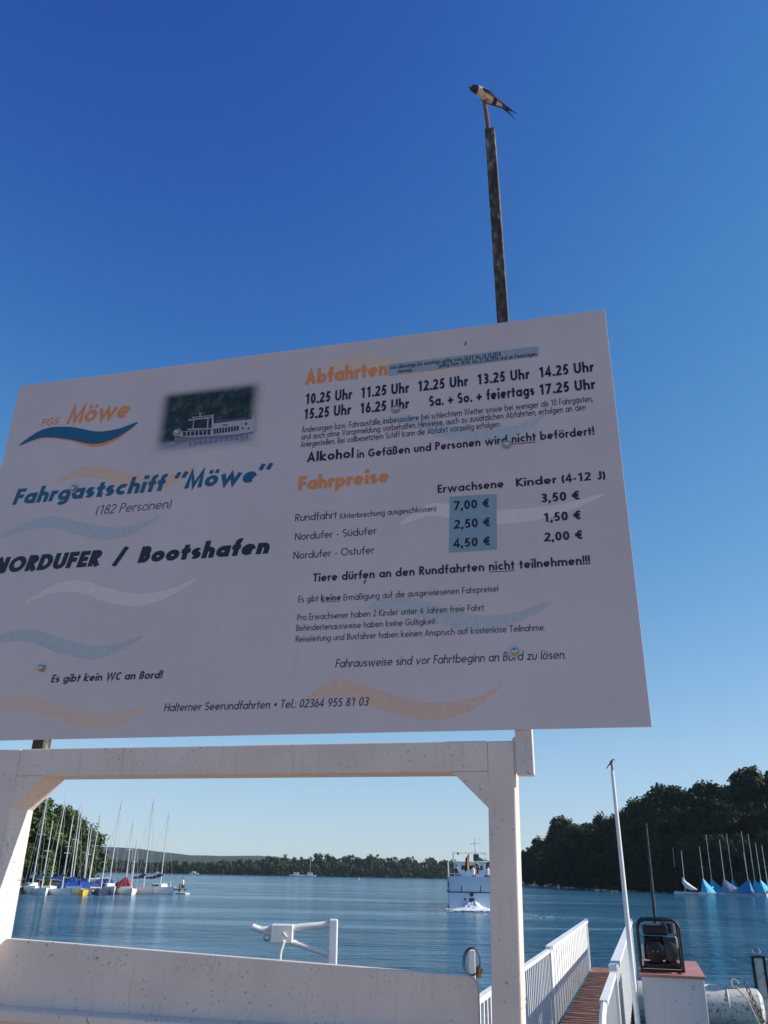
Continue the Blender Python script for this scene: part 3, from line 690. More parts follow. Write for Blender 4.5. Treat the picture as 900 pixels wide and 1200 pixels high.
# printed picture of a ship (flat print in the panel)
def picture_mat():
    m, t, b = nodes('printed_picture')
    c = t.nodes.new('ShaderNodeTexCoord'); v = c.outputs['Generated']
    sep = t.nodes.new('ShaderNodeSeparateXYZ'); t.links.new(v, sep.inputs[0])
    o = coord(t, 'Object'); n = noise(t, o, 16, 6, .75)
    wood = ramp(t, n, [(.38, (.006, .008, .010)), (.52, (.022, .032, .020)), (.66, (.085, .11, .05))])
    lake = ramp(t, noise(t, coord(t, 'Object', (2, 1, 18)), 4, 3), [(.35, (.16, .17, .25)), (.7, (.36, .37, .48))])
    k = t.nodes.new('ShaderNodeMapRange'); k.inputs['From Min'].default_value = .17; k.inputs['From Max'].default_value = .21; t.links.new(sep.outputs['Z'], k.inputs[0])
    col = mixc(t, k.outputs[0], lake, wood)
    # soft edge
    def edge(s):
        a = t.nodes.new('ShaderNodeMath'); a.operation = 'SUBTRACT'; a.inputs[1].default_value = .5; t.links.new(s, a.inputs[0])
        d = t.nodes.new('ShaderNodeMath'); d.operation = 'ABSOLUTE'; t.links.new(a.outputs[0], d.inputs[0])
        e = t.nodes.new('ShaderNodeMapRange'); e.interpolation_type = 'SMOOTHSTEP'; e.inputs['From Min'].default_value = .495; e.inputs['From Max'].default_value = .36; t.links.new(d.outputs[0], e.inputs[0]); return e.outputs[0]
    mu = t.nodes.new('ShaderNodeMath'); mu.operation = 'MULTIPLY'; t.links.new(edge(sep.outputs['X']), mu.inputs[0]); t.links.new(edge(sep.outputs['Z']), mu.inputs[1])
    fin = mixc(t, mu.outputs[0], (.545, .485, .49), col)
    t.links.new(fin, b.inputs['Base Color']); b.inputs['Roughness'].default_value = .38
    return m
pa = [lb(*p) for p in ((183, 457), (309, 447), (306, 522), (179, 534))]
mb = MB(); x0 = (pa[0][0] + pa[3][0]) / 2; x1 = (pa[1][0] + pa[2][0]) / 2; z1 = (pa[0][1] + pa[1][1]) / 2; z0 = (pa[2][1] + pa[3][1]) / 2
mb.add([(x0, -.0006, z0), (x1, -.0006, z0), (x1, -.0006, z1), (x0, -.0006, z1)], [(0, 1, 2, 3)])
pic = mb.build('ship_picture', picture_mat(), panel)
INK['pic_white'] = print_mat('picture_white', (.42, .39, .43)); INK['pic_dark'] = print_mat('picture_dark', (.03, .03, .05)); INK['pic_grey'] = print_mat('picture_grey', (.17, .16, .22))
def pc(x, y): return lb(170 + x / 5.625, 440 + y / 5.625)
def ppoly(mb, pts, mi, d): mb.add([(a, d, z) for a, z in (pc(*p) for p in pts)], [tuple(range(len(pts)))], mi)
mb = MB()
ppoly(mb, [(200, 372), (290, 365), (440, 362), (450, 318), (600, 298), (705, 290), (716, 262), (722, 264), (716, 370), (600, 388), (430, 400), (290, 408), (210, 400)], 0, -.0009)
ppoly(mb, [(192, 405), (290, 410), (430, 402), (600, 390), (716, 372), (712, 385), (600, 402), (430, 418), (300, 432), (200, 450)], 2, -.0009)
for i in range(9):
    x = 452 + i * 19; y = 352 - i * 2.2; ppoly(mb, [(x, y), (x + 14, y - 2), (x + 14, y + 34 - i * .6), (x, y + 36 - i * .6)], 1, -.0012)
for i in range(7):
    x = 250 + i * 27; y = 372 - i * 1.5; ppoly(mb, [(x, y), (x + 20, y - 1), (x + 20, y + 28), (x, y + 29)], 1, -.0012)
for pts in ([(285, 292), (450, 270), (450, 279), (285, 299)], [(280, 352), (440, 346), (440, 354), (280, 360)], [(440, 258), (452, 258), (452, 362), (440, 362)], [(412, 285), (420, 285), (414, 360), (406, 360)], [(310, 275), (440, 262), (440, 266), (310, 280)], [(360, 245), (366, 245), (366, 290), (360, 290)], [(320, 280), (325, 280), (320, 350), (314, 350)]): ppoly(mb, pts, 0, -.0012)
for i in range(16):
    x = 465 + i * 13; y = 306 - i * 1.2; ppoly(mb, [(x, y), (x + 5, y - 12 - (i * 7 % 5)), (x + 9, y)], 2, -.0009)
ppoly(mb, [(500, 330), (525, 322), (556, 326), (528, 331)], 1, -.0012)
ppoly(mb, [(660, 312), (674, 310), (674, 326), (660, 328)], 1, -.0012)
for x in (636, 676): ppoly(mb, [(x, 344), (x + 14, 342), (x + 14, 354), (x, 356)], 1, -.0012)
for i in range(12):
    x = 290 + i * 34; y = 470 - i * 5.2; ppoly(mb, [(x, y - 30), (x + 16, y - 33), (x + 13, y), (x + 3, y + 2)], 2, -.0010)
mb.build('printed_ship', [INK['pic_white'], INK['pic_dark'], INK['pic_grey']], pic)
# bolts with cap nuts
for (x, y) in ((464, 480), (594, 521), (603, 764), (87, 573), (49, 783), (208, 507)):
    a, z = lb(x, y); mb = MB()
    mb.tube([(a, 0, z), (a, -.003, z)], .024, 16); mb.tube([(a, -.003, z), (a, -.011, z)], .018, 6)
    mb.ball((a, -.011, z), (.015, .014, .015), n=12)
    mb.build('bolt', MT['steel'], broot, smooth=True)
for (x, y, l) in ((545, 405, .022), (427, 684, .02), (118, 583, .03)):
    a, z = lb(x, y); mb = MB(); mb.add([(a - .003, -.002, z), (a + .003, -.002, z), (a + .008, -.002, z + l), (a + .003, -.002, z + l)], [(0, 1, 2, 3)]); mb.build('scratch', INK['black'], panel)

# ------------------------------------------------------------------ poles
def gthing(name, label, cat, a, D, z, group=None): return thing(name, label, cat, G(a, D, z), -BA, group)
pr = gthing('sign_pole', 'tall weathered pole with a rusty rod on top rising above the board', 'pole', -.262, 3.445, 3.17)
mb = MB(); lean = -.02
vs = []
for z, dx, hw in ((.14, 0, .031), (1.2, 0, .0295), (2.2, 0, .029), (2.9, lean * .5, .0285), (3.53, lean, .028)):
    for sx, sy in ((-1, -1), (1, -1), (1, 1), (-1, 1)): vs.append((dx + sx * hw, sy * hw, z))
k = 5; fs = [(3, 2, 1, 0), tuple(range((k - 1) * 4, k * 4))] + [(i * 4 + j, i * 4 + (j + 1) % 4, i * 4 + 4 + (j + 1) % 4, i * 4 + 4 + j) for i in range(k - 1) for j in range(4)]
mb.add(vs, fs); mb.build('post', MT['pole'], pr, bevel=.004)
mb = MB(); mb.box((-.034, -.034, 0), (.034, .034, .30)); mb.build('base_sleeve', MT['pole_white'], pr, bevel=.003)
mb = MB(); mb.tube([(lean - .008, 0, 3.52), (lean - .012, 0, 3.62), (lean - .024, 0, 3.78)], [.013, .012, .011], 8); mb.build('rod', MT['rust'], pr, smooth=True)
PT = G(-.262 + lean - .024, 3.445, 3.17 + 3.78)
pl = gthing('sign_pole', 'short weathered pole stub between the gate beam and the left end of the board', 'pole', -2.515, 3.48, 3.31)
mb = MB(); mb.box((-.03, -.03, 0), (.03, .03, 1.85)); mb.build('post', MT['pole'], pl, bevel=.003)

# ------------------------------------------------------------------ gate frame
gt = gthing('gate_frame', 'white painted steel gate frame with corner braces under the board', 'gate', -1.49, 3.42, 1.2)
def gl(a, z): return a + 1.49, z - 1.2
mb = MB(); x0, z0 = gl(-2.575, 3.185); x1, z1 = gl(-.41, 3.305)
mb.box((x0, 0, z0), (x1, .17, z1)); mb.build('beam', MT['gate_paint'], gt, bevel=.006)
def post(aL, aR, ztop, lean):
    mb = MB(); xl, zt = gl(aL, ztop); xr, _ = gl(aR, ztop)
    mb.add([(xl + lean, 0, 0), (xr + lean, 0, 0), (xr + lean, .17, 0), (xl + lean, .17, 0), (xl, 0, zt), (xr, 0, zt), (xr, .17, zt), (xl, .17, zt)],
           [(3, 2, 1, 0), (4, 5, 6, 7), (0, 1, 5, 4), (1, 2, 6, 5), (2, 3, 7, 6), (3, 0, 4, 7)])
    return mb.build('post', MT['gate_paint'], gt, bevel=.006)
post(-.4095, -.302, 3.303, -.035); post(-2.74, -2.5755, 3.304, .02)
for (pa_, pb_, pc_) in (((-2.5745, 3.1845), (-2.434, 3.1845), (-2.5745, 3.045)), ((-.411, 3.1845), (-.555, 3.1845), (-.411, 3.045))):
    mb = MB(); mb.prism([gl(*pa_), gl(*pb_), gl(*pc_)], .002, .168); mb.build('corner_brace', MT['gate_paint'], gt)
mb = MB(); x, z = gl(-.296, 3.18); mb.tube([(x, .02, z), (x, .02, z + .125)], .016, 10); mb.ball((x, .02, z + .125), .016); mb.build('hinge', MT['gate_paint'], gt, smooth=True)
# bulwark panel hung between the gate posts
a0, zl = board(14, 1100, 3.5); a1, zr = board(560, 1144, 3.5); a0 = -2.56
bp = gthing('barrier_panel', 'white steel barrier panel with rounded top corners closing the gate', 'barrier', (a0 + a1) / 2, 3.5, 1.25)
cx = (a0 + a1) / 2; r = .045
sl = (zr - zl) / (a1 - a0)
poly = [(a0 - cx, 0), (a1 - cx, 0)]
for k in range(7):
    t = PI / 2 * k / 6; poly.append((a1 - cx - r + r * math.cos(t), zr - 1.25 - r + r * math.sin(t)))
for k in range(7):
    t = PI / 2 + PI / 2 * k / 6; poly.append((a0 - cx + r + r * math.cos(t), zl - 1.25 - r + r * math.sin(t)))
mb = MB(); mb.prism(poly, 0, .035); mb.build('plate', MT['gate_paint'], bp, bevel=.003)
zb0 = board(0, 1178, 3.5)[1]; zb1 = board(300, 1197, 3.5)[1]; ax0 = board(0, 1178, 3.5)[0]; ax1 = board(300, 1197, 3.5)[0]; s2 = (zb1 - zb0) / (ax1 - ax0)
f = lambda a: zb0 + s2 * (a - ax0) - 1.25
T0, T1 = -2.55, a1 - .01
mb = MB(); mb.add([(T0 - cx, -.05, f(T0) - .05), (T1 - cx, -.05, f(T1) - .05), (T1 - cx, -.001, f(T1) - .05), (T0 - cx, -.001, f(T0) - .05), (T0 - cx, -.05, f(T0) - .012), (T1 - cx, -.05, f(T1) - .012), (T1 - cx, -.001, f(T1)), (T0 - cx, -.001, f(T0))],
                  [(3, 2, 1, 0), (4, 5, 6, 7), (0, 1, 5, 4), (1, 2, 6, 5), (2, 3, 7, 6), (3, 0, 4, 7)]); mb.build('ledge', MT['gate_paint'], bp, bevel=.006)

# ------------------------------------------------------------------ birds
def bird_mats():
    return [plain('bird_dark_blue', (.012, .016, .035), .45), plain('bird_cream', (.62, .50, .40), .85, scale=40), plain('bird_rust', (.28, .10, .05), .85, scale=40), plain('bird_white', (.8, .78, .74), .8)]
BM = bird_mats()
def bird_mesh(L):
    """a swallow: x points to the head, z up, length about 1, feet at the origin"""
    mb = MB()
    st = [(.40, .150, .004, .004), (.365, .152, .012, .012), (.345, .155, .040, .042), (.31, .165, .066, .066), (.265, .168, .076, .076), (.22, .150, .080, .084), (.16, .120, .095, .104), (.08, .085, .104, .115), (0, .045, .098, .108), (-.08, .005, .080, .086), (-.16, -.035, .056, .058), (-.24, -.075, .034, .032), (-.31, -.110, .020, .014), (-.36, -.135, .012, .006)]
    n = 16; vs = []
    for x, z, ry, rz in st:
        for j in range(n):
            t = 2 * PI * j / n; vs.append((x, ry * math.cos(t), z + rz * math.sin(t)))
    fs = []; mi = []
    for i in range(len(st) - 1):
        for j in range(n):
            fs.append((i * n + j, i * n + (j + 1) % n, (i + 1) * n + (j + 1) % n, (i + 1) * n + j))
            xm = (st[i][0] + st[i + 1][0]) / 2; s = math.sin(2 * PI * (j + .5) / n)
            if xm > .27: m = 0
            elif xm > .27: m = 0 if s > -.75 else 2
            elif xm > .20: m = 0 if s > .25 or xm > .24 else 1
            elif xm > -.12: m = 0 if s > .45 else 1
            else: m = 0 if s > -.1 or xm > -.19 else 1
            mi.append(m)
    fs += [tuple(range(n))]; mi.append(0)
    o = len(mb.v); mb.v += vs; mb.f += [tuple(q + o for q in f_) for f_ in fs]; mb.m += mi
    for s in (-1, 1):       # folded wings reaching past the tail base
        top = [(.19, .075, .150), (.12, .108, .120), (.0, .112, .070), (-.15, .082, -.010), (-.30, .050, -.085), (-.47, .022, -.155)]
        bot = [(.19, .070, .138), (.10, .106, .030), (-.03, .104, -.012), (-.17, .074, -.062), (-.31, .044, -.106), (-.47, .018, -.162)]
        vs = []
        for (a, b) in zip(top, bot):
            for p in (a, b): vs.append((p[0], s * p[1], p[2]))
            vs.append((b[0], s * (b[1] - .012), b[2])); vs.append((a[0], s * (a[1] - .02), a[2]))
        fs = [(i * 4 + j, i * 4 + (j + 1) % 4, i * 4 + 4 + (j + 1) % 4, i * 4 + 4 + j) for i in range(5) for j in range(4)] + [(0, 1, 2, 3), (20, 21, 22, 23)]
        mb.add(vs, fs, 0)
        # tail streamer
        mb.tube([(-.28, s * .02, -.10), (-.40, s * .03, -.165), (-.50, s * .045, -.235), (-.58, s * .06, -.30)], [.022, .017, .009, .002], 5, 0)
        mb.ball((.17, s * .070, .112), (.05, .022, .022), 3, 8, 5)
        mb.tube([(.03, s * .035, -.05), (.02, s * .03, -.09)], .009, 5, 2)
        mb.ball((.325, s * .062, .178), .010, 0, 6, 4)
    mb.v = [(x * L, y * L, (z + .085) * L) for x, y, z in mb.v]
    return mb.mesh('bird', BM, True)
bird = bpy.data.objects.new('swallow', bird_mesh(.31)); COL.objects.link(bird)
bird.location = PT + Vector((.022, 0, -.004)); bird.rotation_euler = (0, math.radians(-2), math.radians(180 - 14 + 28))
tag(bird, 'dark backed swallow with pale breast perched on the rod of the tall weathered pole', 'bird')

# ------------------------------------------------------------------ flag pole with the second bird
b0 = at_z(746, 1200, 1.45); Yp = b0.y
tp = at_y(717.5, 903, Yp)
fp = thing('flag_pole', 'thin white pole beside the walkway railing with a small bird on its tip', 'pole', (b0.x + .02, Yp, .5))
mb = MB(); dx = tp.x - b0.x - .02
mb.tube([(0.0, 0, 0), (dx * .25, 0, .95), (dx * .6, 0, 2.1), (dx, 0, tp.z - .5)], [.031, .029, .026, .019], 12); mb.build('shaft', MT['white_tube'], fp, smooth=True)
mb = MB(); mb.tube([(dx, 0, tp.z - .5), (dx, 0, tp.z - .5 + .07)], .010, 8); mb.build('tip_pin', MT['black_metal'], fp)
bird2 = bpy.data.objects.new('swallow', bird_mesh(.17)); COL.objects.link(bird2)
bird2.location = (tp.x, Yp, tp.z + .066); bird2.rotation_euler = (0, math.radians(-16), math.radians(20))
tag(bird2, 'tiny dark bird perched on the tip of the thin white pole at right', 'bird')

# ------------------------------------------------------------------ walkway and railings
WA = math.radians(16.6)
def W(l, s, z=0): return Vector((.76 + math.sin(WA) * l + math.cos(WA) * s, 7.3 + math.cos(WA) * l - math.sin(WA) * s, z))
LN = 13.75; WD = .96
wk = thing('walkway', 'narrow walkway of red brown boards running out to the landing', 'walkway', W(-3, WD / 2, .94), -WA)
mb = MB(); y = 0; k = 0
while y < LN + 3 + .9:
    mb.box((-WD / 2 + .03, y, -.035), (WD / 2 - .03, y + .105, 0 + (k % 3) * .004)); y += .145; k += 1
mb.build('boards', MT['deck'], wk)
mb = MB()
for s in (-1, 1): mb.box((s * (WD / 2 - .10) - .04, 0, -.22), (s * (WD / 2 - .10) + .04, LN + 3.9, -.04))
for yy in (5, 11, 16.5):
    for s in (-1, 1): mb.tube([(s * .4, yy, -2.5), (s * .4, yy, -.22)], .07, 8)
mb.build('beams', MT['dark_wood'], wk)
lf = thing('railing', 'white railing on the left of the walkway, ending in a tall boarded section', 'railing', W(0, 0, .94), -WA)
def ry(l0, l1, z0, z1, nm, parent, x=0, bars=.125, bw=.022, full=False, cap=.03):
    L = l1 - l0; nb = int(L / bars)
    mb = MB()
    for i in range(nb + 1):
        y = l0 + L * i / nb; zz = z0 + (z1 - z0) * i / nb
        o_ = .005 * (i % 2) if bw > .1 else 0; mb.box((x - .008 + o_, y - bw / 2, .02), (x + .008 + o_, y + bw / 2, zz - .042))
    mb.build(nm, MT['rail_paint'], parent)
    mb = MB(); T = cap
    mb.add([(x - T, l0 - .03, z0 - .04), (x + T, l0 - .03, z0 - .04), (x + T, l1 + .03, z1 - .04), (x - T, l1 + .03, z1 - .04), (x - T, l0 - .03, z0), (x + T, l0 - .03, z0), (x + T, l1 + .03, z1), (x - T, l1 + .03, z1)],
           [(3, 2, 1, 0), (4, 5, 6, 7), (0, 1, 5, 4), (1, 2, 6, 5), (2, 3, 7, 6), (3, 0, 4, 7)]); mb.build('handrail', MT['rail_paint'], parent)
ry(-.6, 5.55, .99, .97, 'balusters', lf, 0, .17, .04)
ry(5.75, LN, 1.0, 1.0, 'boards', lf, 0, .19, .170, cap=.05)
for (y, z) in ((5.60, 1.0), (LN, 1.03), (-.7, .99)):
    mb = MB(); mb.box((-.035, y, -.3), (.035, y + .075, z)); mb.build('post', MT['rail_paint'], lf)
mb = MB(); mb.box((-.006, -.6, .06), (.006, 5.6, .12)); mb.build('bottom_rail', MT['rail_paint'], lf)
rt = thing('railing', 'white railing on the right of the walkway with a bent lower end near the camera', 'railing', W(0, WD, .94), -WA)
ry(.35, 2.45, 1.0, 1.0, 'balusters', rt, 0, .13, .024)
ry(2.75, LN, 1.04, 1.02, 'boards', rt, 0, .19, .165, cap=.05)
mb = MB(); mb.tube([(0, .38, .975), (0, .05, .93), (0, -.6, .74), (0, -1.1, .50), (0, -1.2, 0)], .026, 8); mb.build('bent_end', MT['rail_paint'], rt, smooth=True)
for (y, z) in ((2.5, 1.0), (2.66, 1.06), (LN, 1.06)):
    mb = MB(); mb.box((-.035, y, -.3), (.035, y + .075, z)); mb.build('post', MT['rail_paint'], rt)

# ------------------------------------------------------------------ cabinet with the generator
CW, CDp, CH = .655, 1.8, 1.15
cfl = at_z(749, 1141, 1.9)
cb = thing('cabinet', 'grey white cabinet with a red brown lid beside the walkway', 'cabinet', (cfl.x, cfl.y, 1.9 - CH), -WA)
mb = MB(); mb.box((.02, .02, 0), (CW - .02, CDp - .02, CH - .025)); mb.build('body', MT['cabinet_paint'], cb, bevel=.006)
mb = MB(); mb.box((0, 0, CH - .024), (CW, CDp, CH)); mb.build('lid', MT['red_lid'], cb, bevel=.004)
gz = 1.9
gp = Matrix.Translation((cfl.x, cfl.y, 0)) @ Matrix.Rotation(-WA, 4, 'Z') @ Vector((.235, .30, gz + .002))
gn = thing('generator', 'black open frame petrol generator standing on the red brown lid', 'generator', gp, -WA + .04); gn.scale = (.76, .8, .84)
GWd, GD, GH = .56, .44, .60
def loop(y, r=.016):
    w2 = GWd / 2
    return [(-w2, y, .02), (-w2, y, GH - .09), (-w2 + .03, y, GH - .03), (-w2 + .09, y, GH), (w2 - .09, y, GH), (w2 - .03, y, GH - .03), (w2, y, GH - .09), (w2, y, .02)]
mb = MB()
for y in (-GD / 2, GD / 2):
    mb.tube(loop(y), .017, 10); mb.tube([(-GWd / 2, y, .03), (GWd / 2, y, .03)], .015, 8)
for x in (-GWd / 2, GWd / 2): mb.tube([(x, -GD / 2, .03), (x, GD / 2, .03)], .015, 8)
for x in (-.17, .17): mb.tube([(x, -GD / 2, GH), (x, GD / 2, GH)], .014, 8)
mb.build('frame', MT['black_metal'], gn, smooth=True)
mb = MB(); mb.box((-.22, -.19, .42), (.13, .19, .54)); mb.build('fuel_tank', MT['black_metal'], gn, bevel=.03)
mb = MB(); mb.tube([(0.18, -.02, .44), (.18, -.02, .56)], [.06, .06], 14); mb.tube([(.08, -.06, .545), (.08, -.06, .57)], .035, 12); mb.build('air_filter', plain('grey_plastic', (.05, .05, .052), .5), gn, smooth=True)
mb = MB(); mb.tube([(-.07, -.20, .23), (-.07, -.185, .23), (-.07, .05, .23)], [.10, .128, .128], 20); mb.build('alternator', MT['black_metal'], gn, smooth=True)
for x in (-.10, -.04):
    mb = MB(); mb.tube([(x, -.203, .24), (x, -.2, .24)], .007, 8); mb.build('screw', MT['steel'], gn)
mb = MB(); mb.tube([(.13, -.17, .24), (.13, -.15, .24), (.13, .10, .24)], [.08, .115, .115], 18); mb.box((.05, -.1, .3), (.22, .12, .40)); mb.build('engine', plain('engine_grey', (.05, .048, .05), .5, .3), gn, smooth=True)
mb = MB(); mb.tube([(-.15, -.16, .375), (-.13, -.16, .40), (-.02, -.16, .40), (0, -.16, .375)], .01, 8); mb.build('handle', MT['black_metal'], gn, smooth=True)
mb = MB(); mb.box((-.24, -.14, .06), (.24, .14, .11)); mb.box((-.19, -.215, .05), (.02, -.12, .1)); mb.build('base_plate', MT['black_metal'], gn, bevel=.005)
mb = MB(); mb.box((.222, -.12, .28), (.245, .1, .40)); mb.build('side_cover', MT['rail_paint'], gn, bevel=.005)
mb = MB(); mb.box((-.243, -.08, .14), (-.22, .1, .3)); mb.build('side_cover', MT['rail_paint'], gn, bevel=.005)
mb = MB(); mb.box((-.21, .02, .13), (.06, .19, .40)); mb.build('muffler_box', MT['black_metal'], gn, bevel=.02)
mb = MB(); mb.box((.06, .0, .11), (.215, .19, .30)); mb.build('crankcase', MT['black_metal'], gn, bevel=.02)
# ------------------------------------------------------------------ float with bollard, ropes and chain
fl = thing('pontoon_float', 'white cylindrical pontoon float lying in the water behind the cabinet', 'pontoon', (6.2, 20.9, 0), -WA)
mb = MB(); R_ = .43
mb.tube([(-.5, 0, .30), (-.45, 0, .30), (1.95, 0, .30), (2.12, 0, .30), (2.20, 0, .30)], [.38, R_, R_, .40, .28], 32); mb.build('tank', MT['float_paint'], fl, smooth=True)
for x in (.7, 1.5):
    mb = MB(); mb.tube([(x + 0, R_ * math.cos(t) * 1.01, .30 + R_ * math.sin(t) * 1.01) for t in np.linspace(0, 2 * PI, 24, endpoint=False)], .012, 6, closed=True); mb.build('band', MT['float_paint'], fl, smooth=True)
bo = Matrix.Translation((6.2, 20.9, 0)) @ Matrix.Rotation(-WA, 4, 'Z')
bl = thing('bollard', 'steel mooring bollard with white face and ring on top of the float', 'bollard', bo @ Vector((2.24, .05, .50)), -WA)
mb = MB(); mb.box((-.14, -.08, -.4), (-.09, .12, .78)); mb.box((.09, -.08, -.4), (.14, .12, .78)); mb.box((-.14, -.081, .781), (.14, .121, .82)); mb.build('frame', MT['black_metal'], bl, bevel=.006)
mb = MB(); mb.box((-.088, -.05, -.4), (.088, .1, .778)); mb.build('face', MT['float_paint'], bl)
mb = MB(); mb.tube([(.07 * math.cos(t), .02, .885 + .07 * math.sin(t)) for t in np.linspace(0, 2 * PI, 18, endpoint=False)], .016, 6, closed=True); mb.build('ring', MT['steel'], bl, smooth=True)
mbx = MB(); P0 = at_y(861, 1153, 19.85)
mbx.tube([P0 + Vector((.08 * math.cos(t), .03 * math.sin(t), .08 * math.sin(t))) for t in np.linspace(0, 6.0, 12)], .02, 6)
mbx.tube([P0 + Vector((0, -.05, -.05)), P0 + Vector((.10, -.3, -.25)), P0 + Vector((.2, -.42, -.6)), P0 + Vector((.45, -.5, -1.1))], .015, 6)
tag(mbx.build('mooring_rope', MT['rope'], smooth=True), 'pale rope tied to the white float and hanging into the water', 'rope')
mbc = MB(); C0 = at_y(874, 1154, 19.8); C1 = C0 + Vector((.42, -.45, -1.2))
for i in range(16):
    c = C0.lerp(C1, i / 15) + Vector((0, 0, -.12 * math.sin(PI * i / 15))); d = (C1 - C0).normalized(); s = d.cross(Vector((0, 1, 0) if i % 2 else (1, .3, 0))).normalized()
    mbc.tube([c + d * .055 * math.cos(t) + s * .032 * math.sin(t) for t in np.linspace(0, 2 * PI, 10, endpoint=False)], .013, 5, closed=True)
tag(mbc.build('chain', MT['chain'], smooth=True), 'rusty mooring chain hanging down over the end of the white float', 'chain')

# ------------------------------------------------------------------ dark mooring post in the lake
d0 = at_z(768, 1082, 0); d1 = at_y(757, 965, d0.y)
dp = thing('mooring_post', 'thin dark weathered post standing in the lake behind the generator', 'post', (d0.x, d0.y, -1))
mb = MB(); mb.tube([(0, 0, 0), ((d1.x - d0.x) * .5, 0, (d1.z + 1) * .5), (d1.x - d0.x, 0, d1.z + 1)], [.12, .11, .07], 9); mb.build('shaft', MT['pole'], dp, smooth=True)

# ------------------------------------------------------------------ white tubular bracket behind the barrier
YB = 9.0
def bq(x, y, dy=0): return at_y(x, y, YB + dy)
brt = bq(391, 1140); bk = thing('mooring_bracket', 'white tubular steel bracket with a box joint and rope beyond the barrier panel', 'bracket', (brt.x, brt.y, -.5))
rel = lambda p: p - Vector((brt.x, brt.y, -.5))
mb = MB(); t_ = rel(bq(391, 1077)); b_ = rel(bq(394, 1135)); wv = .042
mb.add([(t_.x - wv, -wv, t_.z), (t_.x + wv, -wv, t_.z), (t_.x + wv, wv, t_.z), (t_.x - wv, wv, t_.z), (b_.x - wv, -wv, 0), (b_.x + wv, -wv, 0), (b_.x + wv, wv, 0), (b_.x - wv, wv, 0)], [(0, 1, 2, 3), (7, 6, 5, 4), (0, 4, 5, 1), (1, 5, 6, 2), (2, 6, 7, 3), (3, 7, 4, 0)])
mb.build('upright', MT['white_tube'], bk, bevel=.012)
mb = MB(); mb.tube([rel(bq(389, 1083)), rel(bq(330, 1088.5)), rel(bq(306, 1090))], .031, 12); mb.build('upper_tube', MT['white_tube'], bk, smooth=True)
mb = MB(); mb.tube([rel(bq(388, 1119)), rel(bq(340, 1103)), rel(bq(296, 1086))], .029, 12); mb.build('lower_tube', MT['white_tube'], bk, smooth=True)
c = rel(bq(331, 1094.5)); mb = MB(); mb.box((c.x - .105, -.085, c.z - .075), (c.x + .105, .085, c.z + .085)); mb.build('joint_box', MT['rail_paint'], bk, bevel=.008)
mb = MB(); c = rel(bq(313, 1097)); mb.tube([c + Vector((.03 * math.cos(t), 0, .04 * math.sin(t))) for t in np.linspace(0, 2 * PI, 14, endpoint=False)], .010, 6, closed=True); mb.build('shackle', MT['steel'], bk, smooth=True)
mb = MB(); mb.tube([bq(332, 1094, -.11), bq(336, 1098, -.12), bq(330, 1100, -.12), bq(333, 1103, -.11), bq(329, 1115, -.1), bq(327, 1135, -.1)], .014, 7)
tag(mb.build('white_rope', MT['sailcloth'], smooth=True), 'short white rope knotted round the box joint of the tubular bracket', 'rope')

# ------------------------------------------------------------------ small post with hanging cable loop
YC = 7.6; q0 = at_y(553, 1143, YC); cpz = at_y(553, 1113, YC).z
cp = thing('service_post', 'small white post with a brass tap behind the end of the barrier panel', 'post', (q0.x, YC, 1.0))
mb = MB(); mb.box((-.028, -.028, 0), (.028, .028, cpz - 1.0)); mb.build('post', MT['rail_paint'], cp, bevel=.006)
v0 = at_y(561, 1138, YC) - Vector((q0.x, YC, 1.0)); mb = MB(); mb.tube([(0, 0, v0.z), (v0.x + .03, 0, v0.z)], .02, 8); mb.tube([(v0.x, 0, v0.z + .04), (v0.x, 0, v0.z - .05)], .022, 8); mb.build('tap', MT['brass'], cp, smooth=True)
mb = MB()
for k in range(2):
    mb.tube([at_y(552.5 + (10 - k) * math.cos(t) + k, 1127 + (16.5 - k) * math.sin(t), YC - .05 - .02 * k) for t in np.linspace(0, 2 * PI, 26, endpoint=False)], .0055, 6, closed=True)
tag(mb.build('cable_loop', MT['black_rubber'], smooth=True), 'black hose coiled in a loop over the small white post', 'hose')

# ------------------------------------------------------------------ people
def person_mesh(joints, edges, radii, name='body'):
    me = bpy.data.meshes.new('skeleton'); me.from_pydata(joints, edges, [])
    o = bpy.data.objects.new('tmp_skeleton', me); COL.objects.link(o)
    md = o.modifiers.new('skin', 'SKIN'); sk = me.skin_vertices[0].data
    for i, r in enumerate(radii): sk[i].radius = (r, r)
    sk[0].use_root = True
    o.modifiers.new('sub', 'SUBSURF').levels = 1
    dg = bpy.context.evaluated_depsgraph_get(); m2 = bpy.data.meshes.new_from_object(o.evaluated_get(dg))
    bpy.data.objects.remove(o); m2.name = name; m2.polygons.foreach_set('use_smooth', [True] * len(m2.polygons)); return m2
ST_J = [(0, 0, .95), (0, 0, 1.15), (0, 0, 1.38), (0, 0, 1.50), (0, -.01, 1.62), (0, -.01, 1.74), (.19, 0, 1.40), (.24, -.12, 1.15), (.16, -.34, 1.02), (-.19, 0, 1.40), (-.24, -.10, 1.17), (-.10, -.32, 1.12), (.10, 0, .90), (.12, -.03, .50), (.12, 0, .07), (.13, -.14, .03), (-.10, 0, .90), (-.12, -.03, .50), (-.12, 0, .07), (-.13, -.14, .03)]
ST_E = [(0, 1), (1, 2), (2, 3), (3, 4), (4, 5), (2, 6), (6, 7), (7, 8), (2, 9), (9, 10), (10, 11), (0, 12), (12, 13), (13, 14), (14, 15), (0, 16), (16, 17), (17, 18), (18, 19)]
ST_R = [.14, .13, .15, .055, .09, .08, .06, .045, .035, .06, .045, .035, .085, .06, .042, .035, .085, .06, .042, .035]
